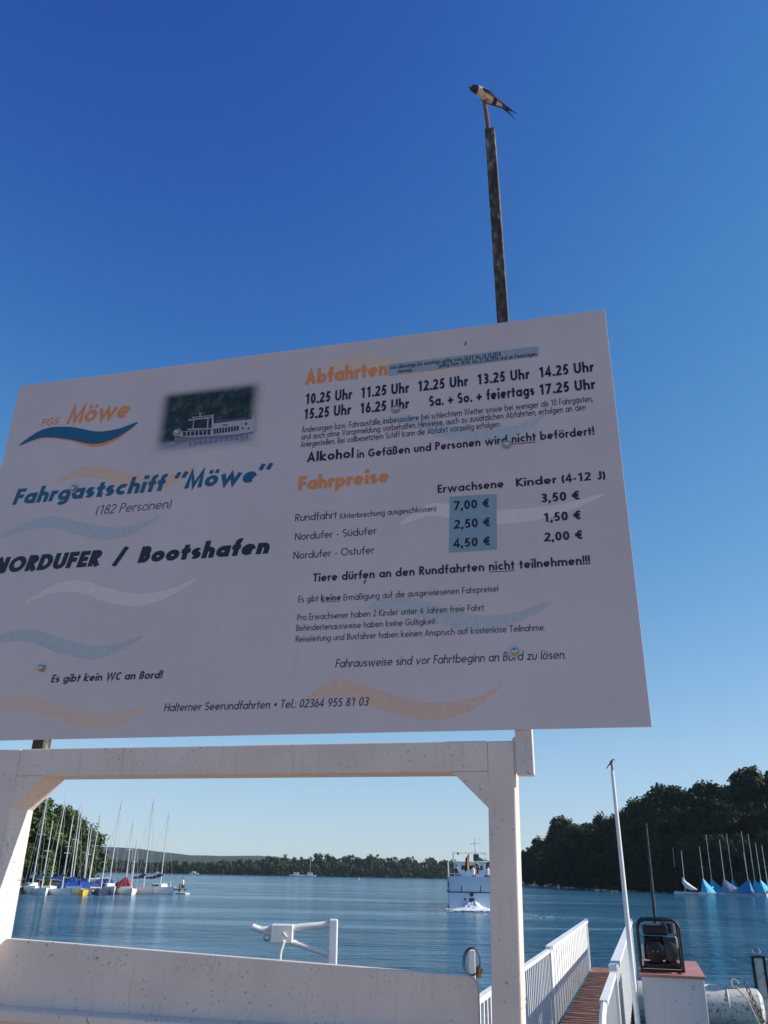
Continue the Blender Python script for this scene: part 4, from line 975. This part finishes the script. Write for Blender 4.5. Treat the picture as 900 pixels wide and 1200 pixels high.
SIT_J = [(0, 0, .50), (0, .03, .72), (0, .03, .95), (0, .02, 1.06), (0, 0, 1.17), (0, 0, 1.28), (.19, 0, .97), (.24, -.05, .72), (.14, -.26, .62), (-.19, 0, .97), (-.24, -.05, .72), (-.14, -.26, .62), (.10, -.04, .48), (.12, -.44, .50), (.12, -.46, .08), (.12, -.60, .04), (-.10, -.04, .48), (-.12, -.44, .50), (-.12, -.46, .08), (-.12, -.60, .04)]
STM = person_mesh(ST_J, ST_E, ST_R); SITM = person_mesh(SIT_J, ST_E, ST_R)
STM.materials.append(MT['skin']); SITM.materials.append(MT['skin'])
def person(label, loc, rz, me, shirt, pants, sit=False, group=None):
    r = thing('person', label, 'person', loc, rz, group)
    o = bpy.data.objects.new('body', me); COL.objects.link(o); o.parent = r
    dz = -.44 if sit else 0
    mb = MB(); mb.tube([(0, .0, .93 + dz), (0, .01, 1.15 + dz), (0, .01, 1.40 + dz), (0, 0, 1.47 + dz)], [.165, .165, .195, .09], 12)
    mb.build('shirt', shirt, r, smooth=True)
    mb = MB()
    for s in (-1, 1):
        if sit: mb.tube([(s * .09, 0, .50), (s * .12, -.42, .51), (s * .12, -.45, .36)], [.11, .085, .075], 9)
        else: mb.tube([(s * .09, 0, .97), (s * .11, -.02, .70), (s * .12, -.03, .48)], [.115, .095, .08], 9)
    mb.build('trousers', pants, r, smooth=True)
    mb = MB(); z = 1.70 + (-.46 if sit else 0); mb.ball((0, .025, z + .03), (.105, .115, .10)); mb.build('hair', MT['hair'], r, smooth=True)
    return r

# ------------------------------------------------------------------ ship leaving
sc_ = at_z(553, 1066, 0)
SR = math.radians(-4)
sh = thing('passenger_ship', 'white passenger ship seen from the stern sailing out onto the lake', 'ship', (sc_.x, sc_.y, 0), SR)
HB = 2.15   # half beam
def hull(mbx, L, hb, z0, z1, z1b, mi=0, fwd=.45):
    n = 14; vs = []
    for i in range(n):
        t = i / (n - 1); y = L * t
        b = hb * (1 if t < fwd else max(.02, 1 - ((t - fwd) / (1 - fwd)) ** 2.2)); zz = z1 + (z1b - z1) * t * t
        vs += [(-b * .94, y, z0), (b * .94, y, z0), (b, y, zz), (-b, y, zz)]
    fs = [(i * 4 + j, i * 4 + (j + 1) % 4, i * 4 + 4 + (j + 1) % 4, i * 4 + 4 + j) for i in range(n - 1) for j in range(4)] + [(0, 1, 2, 3), tuple(range(n * 4 - 4, n * 4))]
    mbx.add(vs, fs, mi)
mb = MB(); hull(mb, 23, HB, -.5, 1.42, 1.9); mb.build('hull', MT['ship_paint_shaded'], sh)
mb = MB(); hull(mb, 23, HB * .985, -.52, .10, .12); mb.v = [(x * 1.012, y - .012, z) for x, y, z in mb.v]; mb.build('waterline', MT['antifoul'], sh)
mb = MB(); hull(mb, 17, HB * .985, 1.42, 2.75, 2.75, fwd=.8); mb.build('saloon', MT['ship_paint_shaded'], sh)
mb = MB(); mb.box((-HB - .05, -.06, 1.40), (HB + .05, 12, 1.48)); mb.build('rubbing_strake', MT['ship_dark'], sh)
for s in (-1, 1):
    for k in range(9):
        mb = MB(); mb.box((s * HB * .99 - .02, 1.6 + k * 1.4, 1.75), (s * HB * .99 + .02, 2.6 + k * 1.4, 2.4)); mb.build('window', MT['glass'], sh)
mb = MB(); mb.box((-.22, -.05, .15), (.22, 0.01, .95)); mb.build('stern_hatch', MT['ship_dark'], sh)
mb = MB(); mb.tube([(0, -.06, 1.28), (0, .05, 1.28)], .19, 12); mb.build('fairlead', MT['ship_dark'], sh)
mb = MB(); mb.tube([(-.62, -.04, .85), (-.62, .05, .85)], .10, 10); mb.build('exhaust', MT['ship_dark'], sh)
for x in (-.9, .85):
    mb = MB(); mb.tube([(x, -.03, 1.5), (x, -.03, 2.0)], .045, 6); mb.build('fender_hook', MT['ship_dark'], sh)
mb = MB(); zz = 2.75
for k in range(9):
    x = -HB + .05 + k * (2 * HB - .1) / 8; mb.tube([(x, .03, zz), (x, .03, zz + .25)], .025, 5)
mb.tube([(-HB + .05, 12, zz + .25), (-HB + .05, .03, zz + .25), (HB - .05, .03, zz + .25), (HB - .05, 12, zz + .25)], .03, 6); mb.build('deck_rail', MT['ship_paint_shaded'], sh)
mb = MB(); mb.tube([(-HB + .05, .05, 2.7), (-HB + .0, .05, 4.0)], .07, 8); mb.build('ensign_pole', MT['mast_metal'], sh)
mb = MB(); wx0, wx1 = -1.35, 1.9; mb.box((wx0, 11, 2.75), (wx1, 15, 4.15)); mb.build('wheelhouse', MT['ship_paint_shaded'], sh, bevel=.05)
mb = MB(); mb.box((wx0 - .2, 10.7, 4.151), (wx1 + .2, 15.3, 4.28)); mb.build('wheelhouse_roof', MT['gel'], sh, bevel=.04)
for k in range(3):
    x = -.35 + k * .85; mb = MB(); mb.box((x - .28, 10.97, 3.42), (x + .28, 11.03, 3.85)); mb.build('window', MT['glass'], sh)
mb = MB()
for x in (wx0 - .1, wx1 + .1):
    for y in (10.8, 15.2): mb.tube([(x, y, 4.28), (x, y, 5.1)], .035, 5)
mb.tube([(wx0 - .1, 10.8, 5.1), (wx1 + .1, 10.8, 5.1), (wx1 + .1, 15.2, 5.1), (wx0 - .1, 15.2, 5.1), (wx0 - .1, 10.8, 5.1)], .04, 6); mb.build('roof_rail', MT['gel'], sh)
mb = MB(); mb.ball((-.95, 10.8, 5.0), .13); mb.build('floodlight', MT['ship_dark'], sh)
mb = MB(); mb.tube([(.95, 12, 4.2), (.90, 12, 6.6)], [.07, .04], 6); mb.tube([(.35, 12, 6.05), (1.5, 12, 6.05)], .025, 5); mb.build('mast', MT['gel_grey'], sh)
mb = MB(); mb.box((.7, 11.7, 4.28), (1.3, 12.3, 5.0)); mb.build('radar_box', MT['ship_dark'], sh, bevel=.1)
# flag on its staff: black, red, gold hanging in folds
fg = thing('flag', 'limp black red and gold flag on its staff at the stern of the ship', 'flag', (sc_.x - .28, sc_.y + .12, 2.75))
mb = MB(); mb.tube([(0, 0, 0), (.12, -.25, 1.95)], .03, 6); mb.build('staff', MT['mast_wood'], fg)
mb = MB(); nx = 12; cols = 3
for i in range(nx):
    for c in range(6):
        def fpnt(u, v): return (.12 - v * .34 - .10 * u * v, -.25 + .12 * math.sin(v * 9 + u) * (v + .2), 1.92 - u * 1.25 - v * .42 + .1)
        u0, u1 = i / nx, (i + 1) / nx; v0, v1 = c / 6, (c + 1) / 6
        mb.add([fpnt(u0, v0), fpnt(u1, v0), fpnt(u1, v1), fpnt(u0, v1)], [(0, 1, 2, 3)], 2 - c // 2)
mb.build('cloth', [plain('flag_black', (.015, .013, .013), .8), plain('flag_red', (.30, .04, .03), .8), plain('flag_gold', (.5, .32, .06), .8)], fg, smooth=True)
person('seated passenger in a pale shirt on the ship deck beside the flag', (sc_.x + .35, sc_.y + 1.2, 2.45), 2.9, SITM, MT['cloth_white'], MT['cloth_dark'], True)
person('seated passenger in a dark top at the left rail of the ship deck', (sc_.x - 1.25, sc_.y + 1.1, 2.45), 2.6, SITM, MT['cloth_dark'], MT['cloth_dark'], True)
person('standing passenger in dark clothes near the wheelhouse of the ship', (sc_.x + 1.0, sc_.y + 4.0, 2.5), .3, STM, MT['cloth_dark'], MT['cloth_dark'])
person('seated passenger in a pale top on the right side of the ship deck', (sc_.x + 1.75, sc_.y + 1.3, 2.45), 3.3, SITM, MT['cloth_white'], MT['cloth_dark'], True)
# propeller wash
from mathutils import noise as mnoise
mb = MB(); st = .085; nx_, ny_ = 120, 230; hv = {}
def foam_h(x, y):
    n = mnoise.fractal(Vector((x * 2.2, y * 1.5, 3.1)), .8, 2.0, 5)
    return max(0, .62 * math.exp(-(x / .95) ** 2 - ((y + .1) / .9) ** 2) * (1 + .45 * n)) + .05 * max(0, n + .4) + .012, n
for i in range(nx_):
    for j in range(ny_):
        x = (i - nx_ / 2) * st; y = .5 - j * st
        h, n = foam_h(x, y); hv[i, j] = len(mb.v); mb.v.append((x + n * .05, y, h))
for i in range(nx_ - 1):
    for j in range(ny_ - 1):
        x = (i - nx_ / 2) * st; y = .5 - j * st
        d = math.exp(-(x / 2.5) ** 2 - ((y + .2) / 3.0) ** 2) * 1.25 + .56 * math.exp(-(abs(x) - 1.0 + y * .26) ** 2 / .3) * math.exp(y / 13) + .30 * math.exp(-(x / 1.4) ** 2) * math.exp(y / 14)
        if d + .55 * mnoise.fractal(Vector((x * 1.6, y * 3.4, 7.7)), .6, 2.1, 5) > .52:
            mb.f.append((hv[i, j], hv[i + 1, j], hv[i + 1, j + 1], hv[i, j + 1])); mb.m.append(0)
wf = mb.build('wake_foam', MT['foam'], smooth=True); wf.location = (sc_.x + .1, sc_.y - .3, .02)
tag(wf, 'white foam churned up behind the stern of the ship', 'foam', kind='stuff')

# ------------------------------------------------------------------ sailing boats
def boat_hull(mb, L, hb, fb, mi=0, mi_deck=0):
    n = 12; vs = []; m = 7
    for i in range(n):
        t = i / (n - 1); y = -L / 2 + L * t
        b = hb * (.78 + .22 * math.sin(min(1, t / .45) * PI / 2)) if t < .45 else hb * max(.03, (1 - ((t - .45) / .55) ** 2.1))
        top = fb * (1 + .25 * t * t)
        for j in range(m):
            a = PI * j / (m - 1) ; cx_ = -math.cos(a); prof = abs(cx_) ** .55 * (1 if cx_ > 0 else -1)
            vs.append((prof * b, y, top - math.sin(a) ** .8 * (top + .18)))
    fs = [(i * m + j, i * m + j + 1, (i + 1) * m + j + 1, (i + 1) * m + j) for i in range(n - 1) for j in range(m - 1)]
    fs.append(tuple(range(m))); mb.add(vs, fs, mi)
    mb.add([vs[i * m] for i in range(n)] + [vs[i * m + m - 1] for i in range(n)], [(i, i + 1, n + i + 1, n + i) for i in range(n - 1)], mi_deck)
def sailboat(x, y_w, Dpx, L, hb, heading, mast_h, label, group, hullm='gel', cover=None, covm=None, cabin=False, mastm='mast_metal', lean=0, boom=True, fb=.55, stays=True, z=0, sail=None, spread=True, low=False):
    """x,y_w: photo pixel where the middle of the hull meets the water"""
    p = at_z(x, y_w, 0); s = Dpx / p.length if Dpx else 1; p = Vector((p.x * s, p.y * s, 0))
    r = thing('sailing_boat', label, 'sailing boat', p, heading, group)
    mb = MB(); boat_hull(mb, L, hb, fb); mb.build('hull', MT[hullm], r, smooth=True)
    mb = MB(); mb.tube([(0, L * .12, fb), (lean * mast_h, L * .10, fb + mast_h)], [.08, .05], 7); mb.build('mast', MT[mastm], r, smooth=True)
    if boom:
        mb = MB(); mb.tube([(0, L * .11, fb + .95), (0, -L * .42, fb + 1.05)], .055, 6); mb.build('boom', MT[mastm], r)
    if spread:
        mb = MB(); mb.tube([(-.45 + lean * mast_h * .55, L * .11, fb + mast_h * .55), (.45 + lean * mast_h * .55, L * .11, fb + mast_h * .55)], .025, 5); mb.build('spreader', MT[mastm], r)
    if stays:
        mb = MB(); T = Vector((lean * mast_h * .95, L * .10, fb + mast_h * .95))
        mb.tube([T, (0, L * .48, fb * 1.2)], .012, 4); mb.tube([T, (0, -L * .48, fb)], .012, 4)
        for s_ in (-1, 1): mb.tube([T, (lean * mast_h * .55 + s_ * .45, L * .11, fb + mast_h * .55), (s_ * hb * .9, L * .08, fb)], .012, 4)
        mb.build('rigging', MT['mast_metal'], r)
    if cabin:
        mb = MB(); mb.box((-hb * .58, -L * .10, fb + .005), (hb * .58, L * .24, fb + .48)); c = mb.build('cabin', MT['gel'], r, bevel=.1)
        for s_ in (-1, 1):
            mb = MB(); mb.box((s_ * hb * .59 - .02, -.2, fb + .2), (s_ * hb * .59 + .02, L * .16, fb + .36)); mb.build('window', MT['glass'], c)
    if cover == 'tent':         # boom tent hanging from the boom to the gunwales
        mb = MB(); y0, y1 = -L * .47, L * .16; nt_ = 8; vs = []
        for i in range(nt_ + 1):
            t = i / nt_; y = y0 + (y1 - y0) * t; rz = fb + .25 + ((2.5 if low is False else 1.0) * t ** .8) + .06 * math.sin(t * 9); hw = hb * 1.05
            vs += [(-hw, y, fb - .10), (-hw * .55, y, (rz + fb) / 2 - .05 - .04 * math.sin(t * 14)), (0, y, rz), (hw * .55, y, (rz + fb) / 2 - .05 + .04 * math.sin(t * 12)), (hw, y, fb - .10)]
        fs = [(i * 5 + j, i * 5 + j + 1, i * 5 + 6 + j, i * 5 + 5 + j) for i in range(nt_) for j in range(4)] + [(0, 1, 2, 3, 4), tuple(range(nt_ * 5, nt_ * 5 + 5))]
        mb.add(vs, fs)
        mb.add([(-hb * .9, y1 + .01, fb), (0, y1 + .01, fb + (1.2 if low else 2.75)), (hb * .9, y1 + .01, fb), (0, y1 + (L * .25 if low else .7), fb + .15)], [(0, 1, 3), (1, 2, 3)]); mb.build('boom_tent', MT[covm], r)
    elif cover == 'sail':       # sail furled along the boom under a cover
        mb = MB(); mb.tube([(0, L * .16, fb + 1.55), (0, L * .08, fb + 1.45), (0, -L * .12, fb + 1.18), (0, -L * .42, fb + 1.12)], [.06, .22, .17, .07], 9); mb.build('sail_cover', MT[covm], r, smooth=True)
    elif cover == 'full':
        mb = MB(); vs = []; nn_ = 9
        for i in range(nn_):
            t = i / (nn_ - 1); y = -L * .48 + L * .9 * t; hw = hb * (1.05 if t < .5 else 1.05 * (1 - ((t - .5) / .5) ** 2 * .9)); rz = fb + .95 + .15 * math.sin(t * 8) - .5 * t * t
            vs += [(-hw, y, fb - .18), (-hw * .8, y, fb + .18), (-hw * .35, y, rz - .15), (0, y, rz), (hw * .35, y, rz - .15), (hw * .8, y, fb + .18), (hw, y, fb - .18)]
        mb.add(vs, [(i * 7 + j, i * 7 + j + 1, i * 7 + 8 + j, i * 7 + 7 + j) for i in range(nn_ - 1) for j in range(6)] + [tuple(range(7)), tuple(range(nn_ * 7 - 7, nn_ * 7))]); mb.build('tarpaulin', MT[covm], r, smooth=True)
    if sail:
        mb = MB(); mb.tube([(0, L * .16, fb + 2.9), (0.05, L * .14, fb + 2.0), (0, L * .05, fb + 1.3), (0, -L * .10, fb + .8), (0, -L * .28, fb + .5)], [.10, .45, .62, .45, .1], 9); mb.build('dropped_sail', MT['sailcloth'], r, smooth=True)
    return r
GL = 'sailing boats moored on the left'; GR = 'sailing boats moored below the right wood'
def mh(x, yb, yt, D):  # mast height from pixels
    d = ray(x, yt); return CAM_Z + D * d[2] / math.hypot(d[0], d[1])
H_ = math.radians
sailboat(14, 1048, 116, 5.6, .95, H_(205), mh(40, 0, 960, 116), 'white sailing boat half hidden by the gate post at far left', GL, fb=.75, cover='sail', covm='cover_grey')
sailboat(35, 1047, 116, 5.4, .95, H_(210), mh(45, 0, 937, 116), 'white cabin sailing boat nearest the white gate post', GL, fb=.75, cabin=True, cover='sail', covm='cover_grey')
sailboat(57, 1046, 117, 5.2, .9, H_(200), mh(68, 0, 935, 117), 'white sailing boat with a grey sail cover left of the blue tarpaulin', GL, fb=.75, cover='sail', covm='cover_grey', lean=-.02)
sailboat(80, 1046, 117, 6.0, 1.05, H_(225), mh(69, 0, 952, 117), 'sailing boat under a bright blue tarpaulin on the left', GL, fb=.75, cover='tent', covm='cover_blue', lean=.02, low=True)
sailboat(107, 1046, 118, 6.0, 1.0, H_(150), mh(86, 0, 962, 118), 'low sailing boat fully wrapped in a navy tarpaulin', GL, fb=.75, cover='full', covm='cover_navy', hullm='gel_grey', lean=-.03)
sailboat(124, 1046, 119, 5.8, 1.0, H_(215), mh(132, 0, 944, 119), 'white cabin sailing boat with the tall mast right of the navy tarpaulin', GL, fb=.75, cabin=True, lean=-.02)
sailboat(143, 1046, 120, 5.4, .95, H_(220), mh(137, 0, 967, 120), 'white sailing boat under a red tarpaulin', GL, fb=.75, cover='tent', covm='cover_red', low=True)
sailboat(164, 1045, 121, 6.2, 1.0, H_(225), mh(160, 0, 940, 121), 'white sailing boat with a navy sail cover right of the red tarpaulin', GL, fb=.75, cover='sail', covm='cover_navy')
sailboat(182, 1045, 122, 6.2, 1.0, H_(240), mh(169, 0, 958, 122), 'white sailing boat with navy sail cover at the right end of the row', GL, fb=.75, cabin=True, cover='sail', covm='cover_navy', lean=-.02)
sailboat(68, 1048, 113, 4.8, .9, H_(235), mh(75, 0, 972, 113), 'white open boat in front of the bright blue tarpaulin', GL, fb=.6, cover='sail', covm='cover_blue', stays=False)
sailboat(118, 1048, 115, 4.8, .85, H_(190), mh(117, 0, 990, 115), 'small dark hulled boat between the navy tarpaulin and the cabin boat', GL, fb=.55, hullm='antifoul', boom=False, stays=False)
sailboat(152, 1047.5, 117, 4.8, .85, H_(200), mh(150, 0, 990, 117), 'white open boat with a low mast right of the red tarpaulin', GL, fb=.6, boom=False, sail=None)
sailboat(46, 1048.5, 113, 4.8, .9, H_(215), mh(52, 0, 968, 113), 'white open boat with a blue sail cover just right of the gate post boats', GL, fb=.6, cover='sail', covm='cover_blue', stays=False)
sailboat(93, 1047, 116, 4.8, .9, H_(235), mh(98, 0, 975, 116), 'small boat under a blue tarpaulin behind the yellow dinghy', GL, fb=.6, cover='tent', covm='cover_blue', low=True, stays=False)
for k, (x, yt, D, ln) in enumerate(((72, 962, 124, 0), (96, 975, 126, .05), (101, 960, 125, -.02), (78, 948, 125, .02))):
    sailboat(x, 1043, D, 5, .9, H_(200 + 9 * k), mh(x, 0, yt, D), 'bare masted sailing boat in the rear of the left row, mostly hidden', GL, fb=.75, lean=ln, boom=False, stays=False)
# yellow tender and a jetty behind the boats
p = at_z(96, 1049, 0); r = thing('dinghy', 'small yellow dinghy between the blue and the navy tarpaulins', 'dinghy', p, H_(200)); mb = MB(); boat_hull(mb, 2.6, .7, .5); mb.build('hull', MT['yellow'], r, smooth=True)
mb = MB(); mb.box((-.6, -.3, .38), (.6, 0, .43)); mb.build('seat', MT['mast_wood'], r)
jt = thing('jetty', 'low timber jetty running behind the row of boats on the left', 'jetty', (-52, 121, 0), H_(10))
mb = MB(); mb.box((-14, -.7, .35), (26, .7, .5)); mb.build('deck', MT['dark_wood'], jt)
mb = MB()
for k in range(11): mb.tube([(-13 + k * 3.8, .6, -2), (-13 + k * 3.8, .6, 1.1)], .10, 7)
mb.build('piles', MT['dark_wood'], jt)
sl_ = thing('boat_ladder', 'white stern ladder frame at the right end of the left boats', 'ladder', at_z(197, 1043, 0) + Vector((0, 0, .1)), H_(10))
mb = MB(); mb.tube([(-.6, 0, -.3), (-.6, 0, 1.0), (.3, 0, 1.2), (.3, 0, -.3)], .05, 6); mb.build('frame', MT['white_tube'], sl_)
mb = MB(); mb.box((-1.2, -.4, .2), (1.2, .4, .4)); mb.build('platform', MT['gel'], sl_)
# right row
def rb(x, yw, top, L, head, label, **k):
    D = at_z(x, yw, 0); D = math.hypot(D.x, D.y); k.setdefault('fb', .5)
    sailboat(x, yw, 0, L, .95, H_(head), mh(x, 0, top, D) - k['fb'], label, GR, stays=False, **k)
rb(808, 1048.5, 997, 6.2, 75, 'white uncovered sailing boat with a dropped sail at the left end of the right row', sail=True, boom=False)
rb(797, 1046.5, 993, 5.0, 60, 'dark hulled boat with a thin mast left of the right row', hullm='antifoul', boom=False, spread=False)
rb(818, 1046, 997, 5, 170, 'bare masted boat behind the white uncovered one on the right', mastm='mast_wood', boom=False)
rb(825, 1046, 994, 5, 165, 'boat with a pale bare mast between white hull and first blue tent', mastm='mast_wood', boom=False, spread=False)
rb(829, 1049, 992, 4.6, 112, 'leftmost boat with a small light blue boom tent on the right', cover='tent', covm='cover_teal')
rb(839, 1048.5, 978, 5.4, 108, 'boat under a large light blue boom tent with a tall mast', cover='tent', covm='cover_teal')
rb(855, 1049.5, 984, 5.0, 70, 'boat under the grey blue boom tent between light blue ones', cover='tent', covm='cover_grey')
rb(864, 1049, 977, 5.2, 104, 'boat under a light blue boom tent right of the grey blue one', cover='tent', covm='cover_teal')
rb(876, 1050, 999, 5.0, 250, 'boat with a dark blue boom tent in the middle of the right row', cover='tent', covm='cover_teal_dark')
rb(882, 1049.5, 974, 5.2, 110, 'boat with a tall mast and light blue tent right of the dark blue tent', cover='tent', covm='cover_teal')
rb(890, 1050, 977, 5.2, 106, 'rightmost light blue tented boat fully inside the frame', cover='tent', covm='cover_teal')
rb(903, 1051, 991, 5.4, 140, 'boat with a navy tarpaulin cut by the right frame edge', cover='full', covm='cover_navy')
rb(868, 1045.5, 1000, 5, 170, 'low masted boat hidden behind the grey blue and light blue tents', mastm='mast_wood', boom=False, spread=False)
rb(873, 1047, 1001, 5, 168, 'bare wooden masted boat at the back, just left of the dark blue tent', mastm='mast_wood', boom=False, spread=False)
rb(893, 1047, 985, 5, 172, 'tall bare masted boat at the back near the right frame edge', boom=False, spread=False)
rb(846, 1046.5, 990, 5, 172, 'bare masted boat at the back right of the tallest first light blue tent', boom=False, spread=False)
rb(897, 1050.5, 988, 5.2, 112, 'boat under a light blue boom tent beside the navy tarpaulin at the right edge', cover='tent', covm='cover_teal')
# ------------------------------------------------------------------ paddle boarder, far boats, buoys
pp = at_z(213, 1047.5, 0)
pb = thing('paddle_board', 'white stand up paddle board out on the open water', 'paddle board', pp, H_(40))
mb = MB(); boat_hull(mb, 3.2, .42, .16); mb.build('board', MT['gel'], pb, smooth=True)
person('person in a pale top and dark shorts standing on the paddle board', pp + Vector((0, 0, .2)), H_(60), STM, MT['cloth_white'], MT['cloth_dark'])
pd = thing('paddle', 'long thin paddle held by the person on the paddle board', 'paddle', pp + Vector((.35, -.25, 0)))
mb = MB(); mb.tube([(0, 0, .0), (-.1, .05, 1.75)], .02, 6); mb.build('shaft', MT['black_metal'], pd); mb = MB(); mb.ball((.01, 0, -.1), (.10, .02, .22)); mb.build('blade', MT['black_metal'], pd)
def motorboat(x, yw, L, label, mast=0, z=0):
    p = at_z(x, yw, 0); s = min(1, 880 / p.length); p = p * s; p.z = 0
    r = thing('motor_boat', label, 'motor boat', p, H_(95)); k = L / 8
    mb = MB(); boat_hull(mb, L, 1.3 * k, 1.1 * k); mb.build('hull', MT['gel'], r, smooth=True)
    mb = MB(); mb.box((-1.0 * k, -L * .2, 1.1 * k), (1.0 * k, L * .2, 2.3 * k)); mb.build('cabin', MT['gel'], r, bevel=.1)
    mb = MB(); mb.box((-1.02 * k, -L * .15, 1.5 * k), (1.02 * k, L * .15, 1.95 * k)); mb.build('window', MT['glass'], r)
    if mast: mb = MB(); mb.tube([(0, 0, 2 * k), (0, 0, mast)], .12, 6); mb.build('mast', MT['mast_metal'], r)
motorboat(347, 1027.5, 11, 'white boat at the far shore, left of the pair by the wood'); motorboat(363, 1027.8, 11, 'white boat at the far shore with a tall mast, right of the pair', mast=17)
motorboat(227, 1024.6, 9, 'small white motor boat on the far left water'); motorboat(184, 1023.6, 6, 'tiny white boat farthest left near the far shore')
for (x, y, lab) in ((420, 1031.5, 'small orange buoy floating far out on the lake'),):
    p = at_z(x, y, 0); r = thing('buoy', lab, 'buoy', p); mb = MB(); mb.tube([(0, 0, -.3), (0, 0, .3), (0, 0, .9), (0, 0, 1.3)], [.5, .55, .3, .1], 10); mb.build('float', MT['orange'], r, smooth=True)
    mb = MB(); mb.ball((0, 0, 1.4), .16); mb.build('top_mark', MT['ship_dark'], r)

# ------------------------------------------------------------------ air between here and the far shore
mb = MB(); mb.box((-6100, -560, -4), (6100, 6100, 72))
hz = bpy.data.materials.new('haze'); hz.use_nodes = True; t = hz.node_tree; t.nodes.clear()
pv = t.nodes.new('ShaderNodeVolumePrincipled'); pv.inputs['Density'].default_value = .00006; pv.inputs['Color'].default_value = (.75, .85, 1, 1); pv.inputs['Anisotropy'].default_value = .2
mo = t.nodes.new('ShaderNodeOutputMaterial'); t.links.new(pv.outputs[0], mo.inputs['Volume'])
tag(mb.build('haze', hz), 'thin blue haze over the lake', 'haze', kind='stuff')
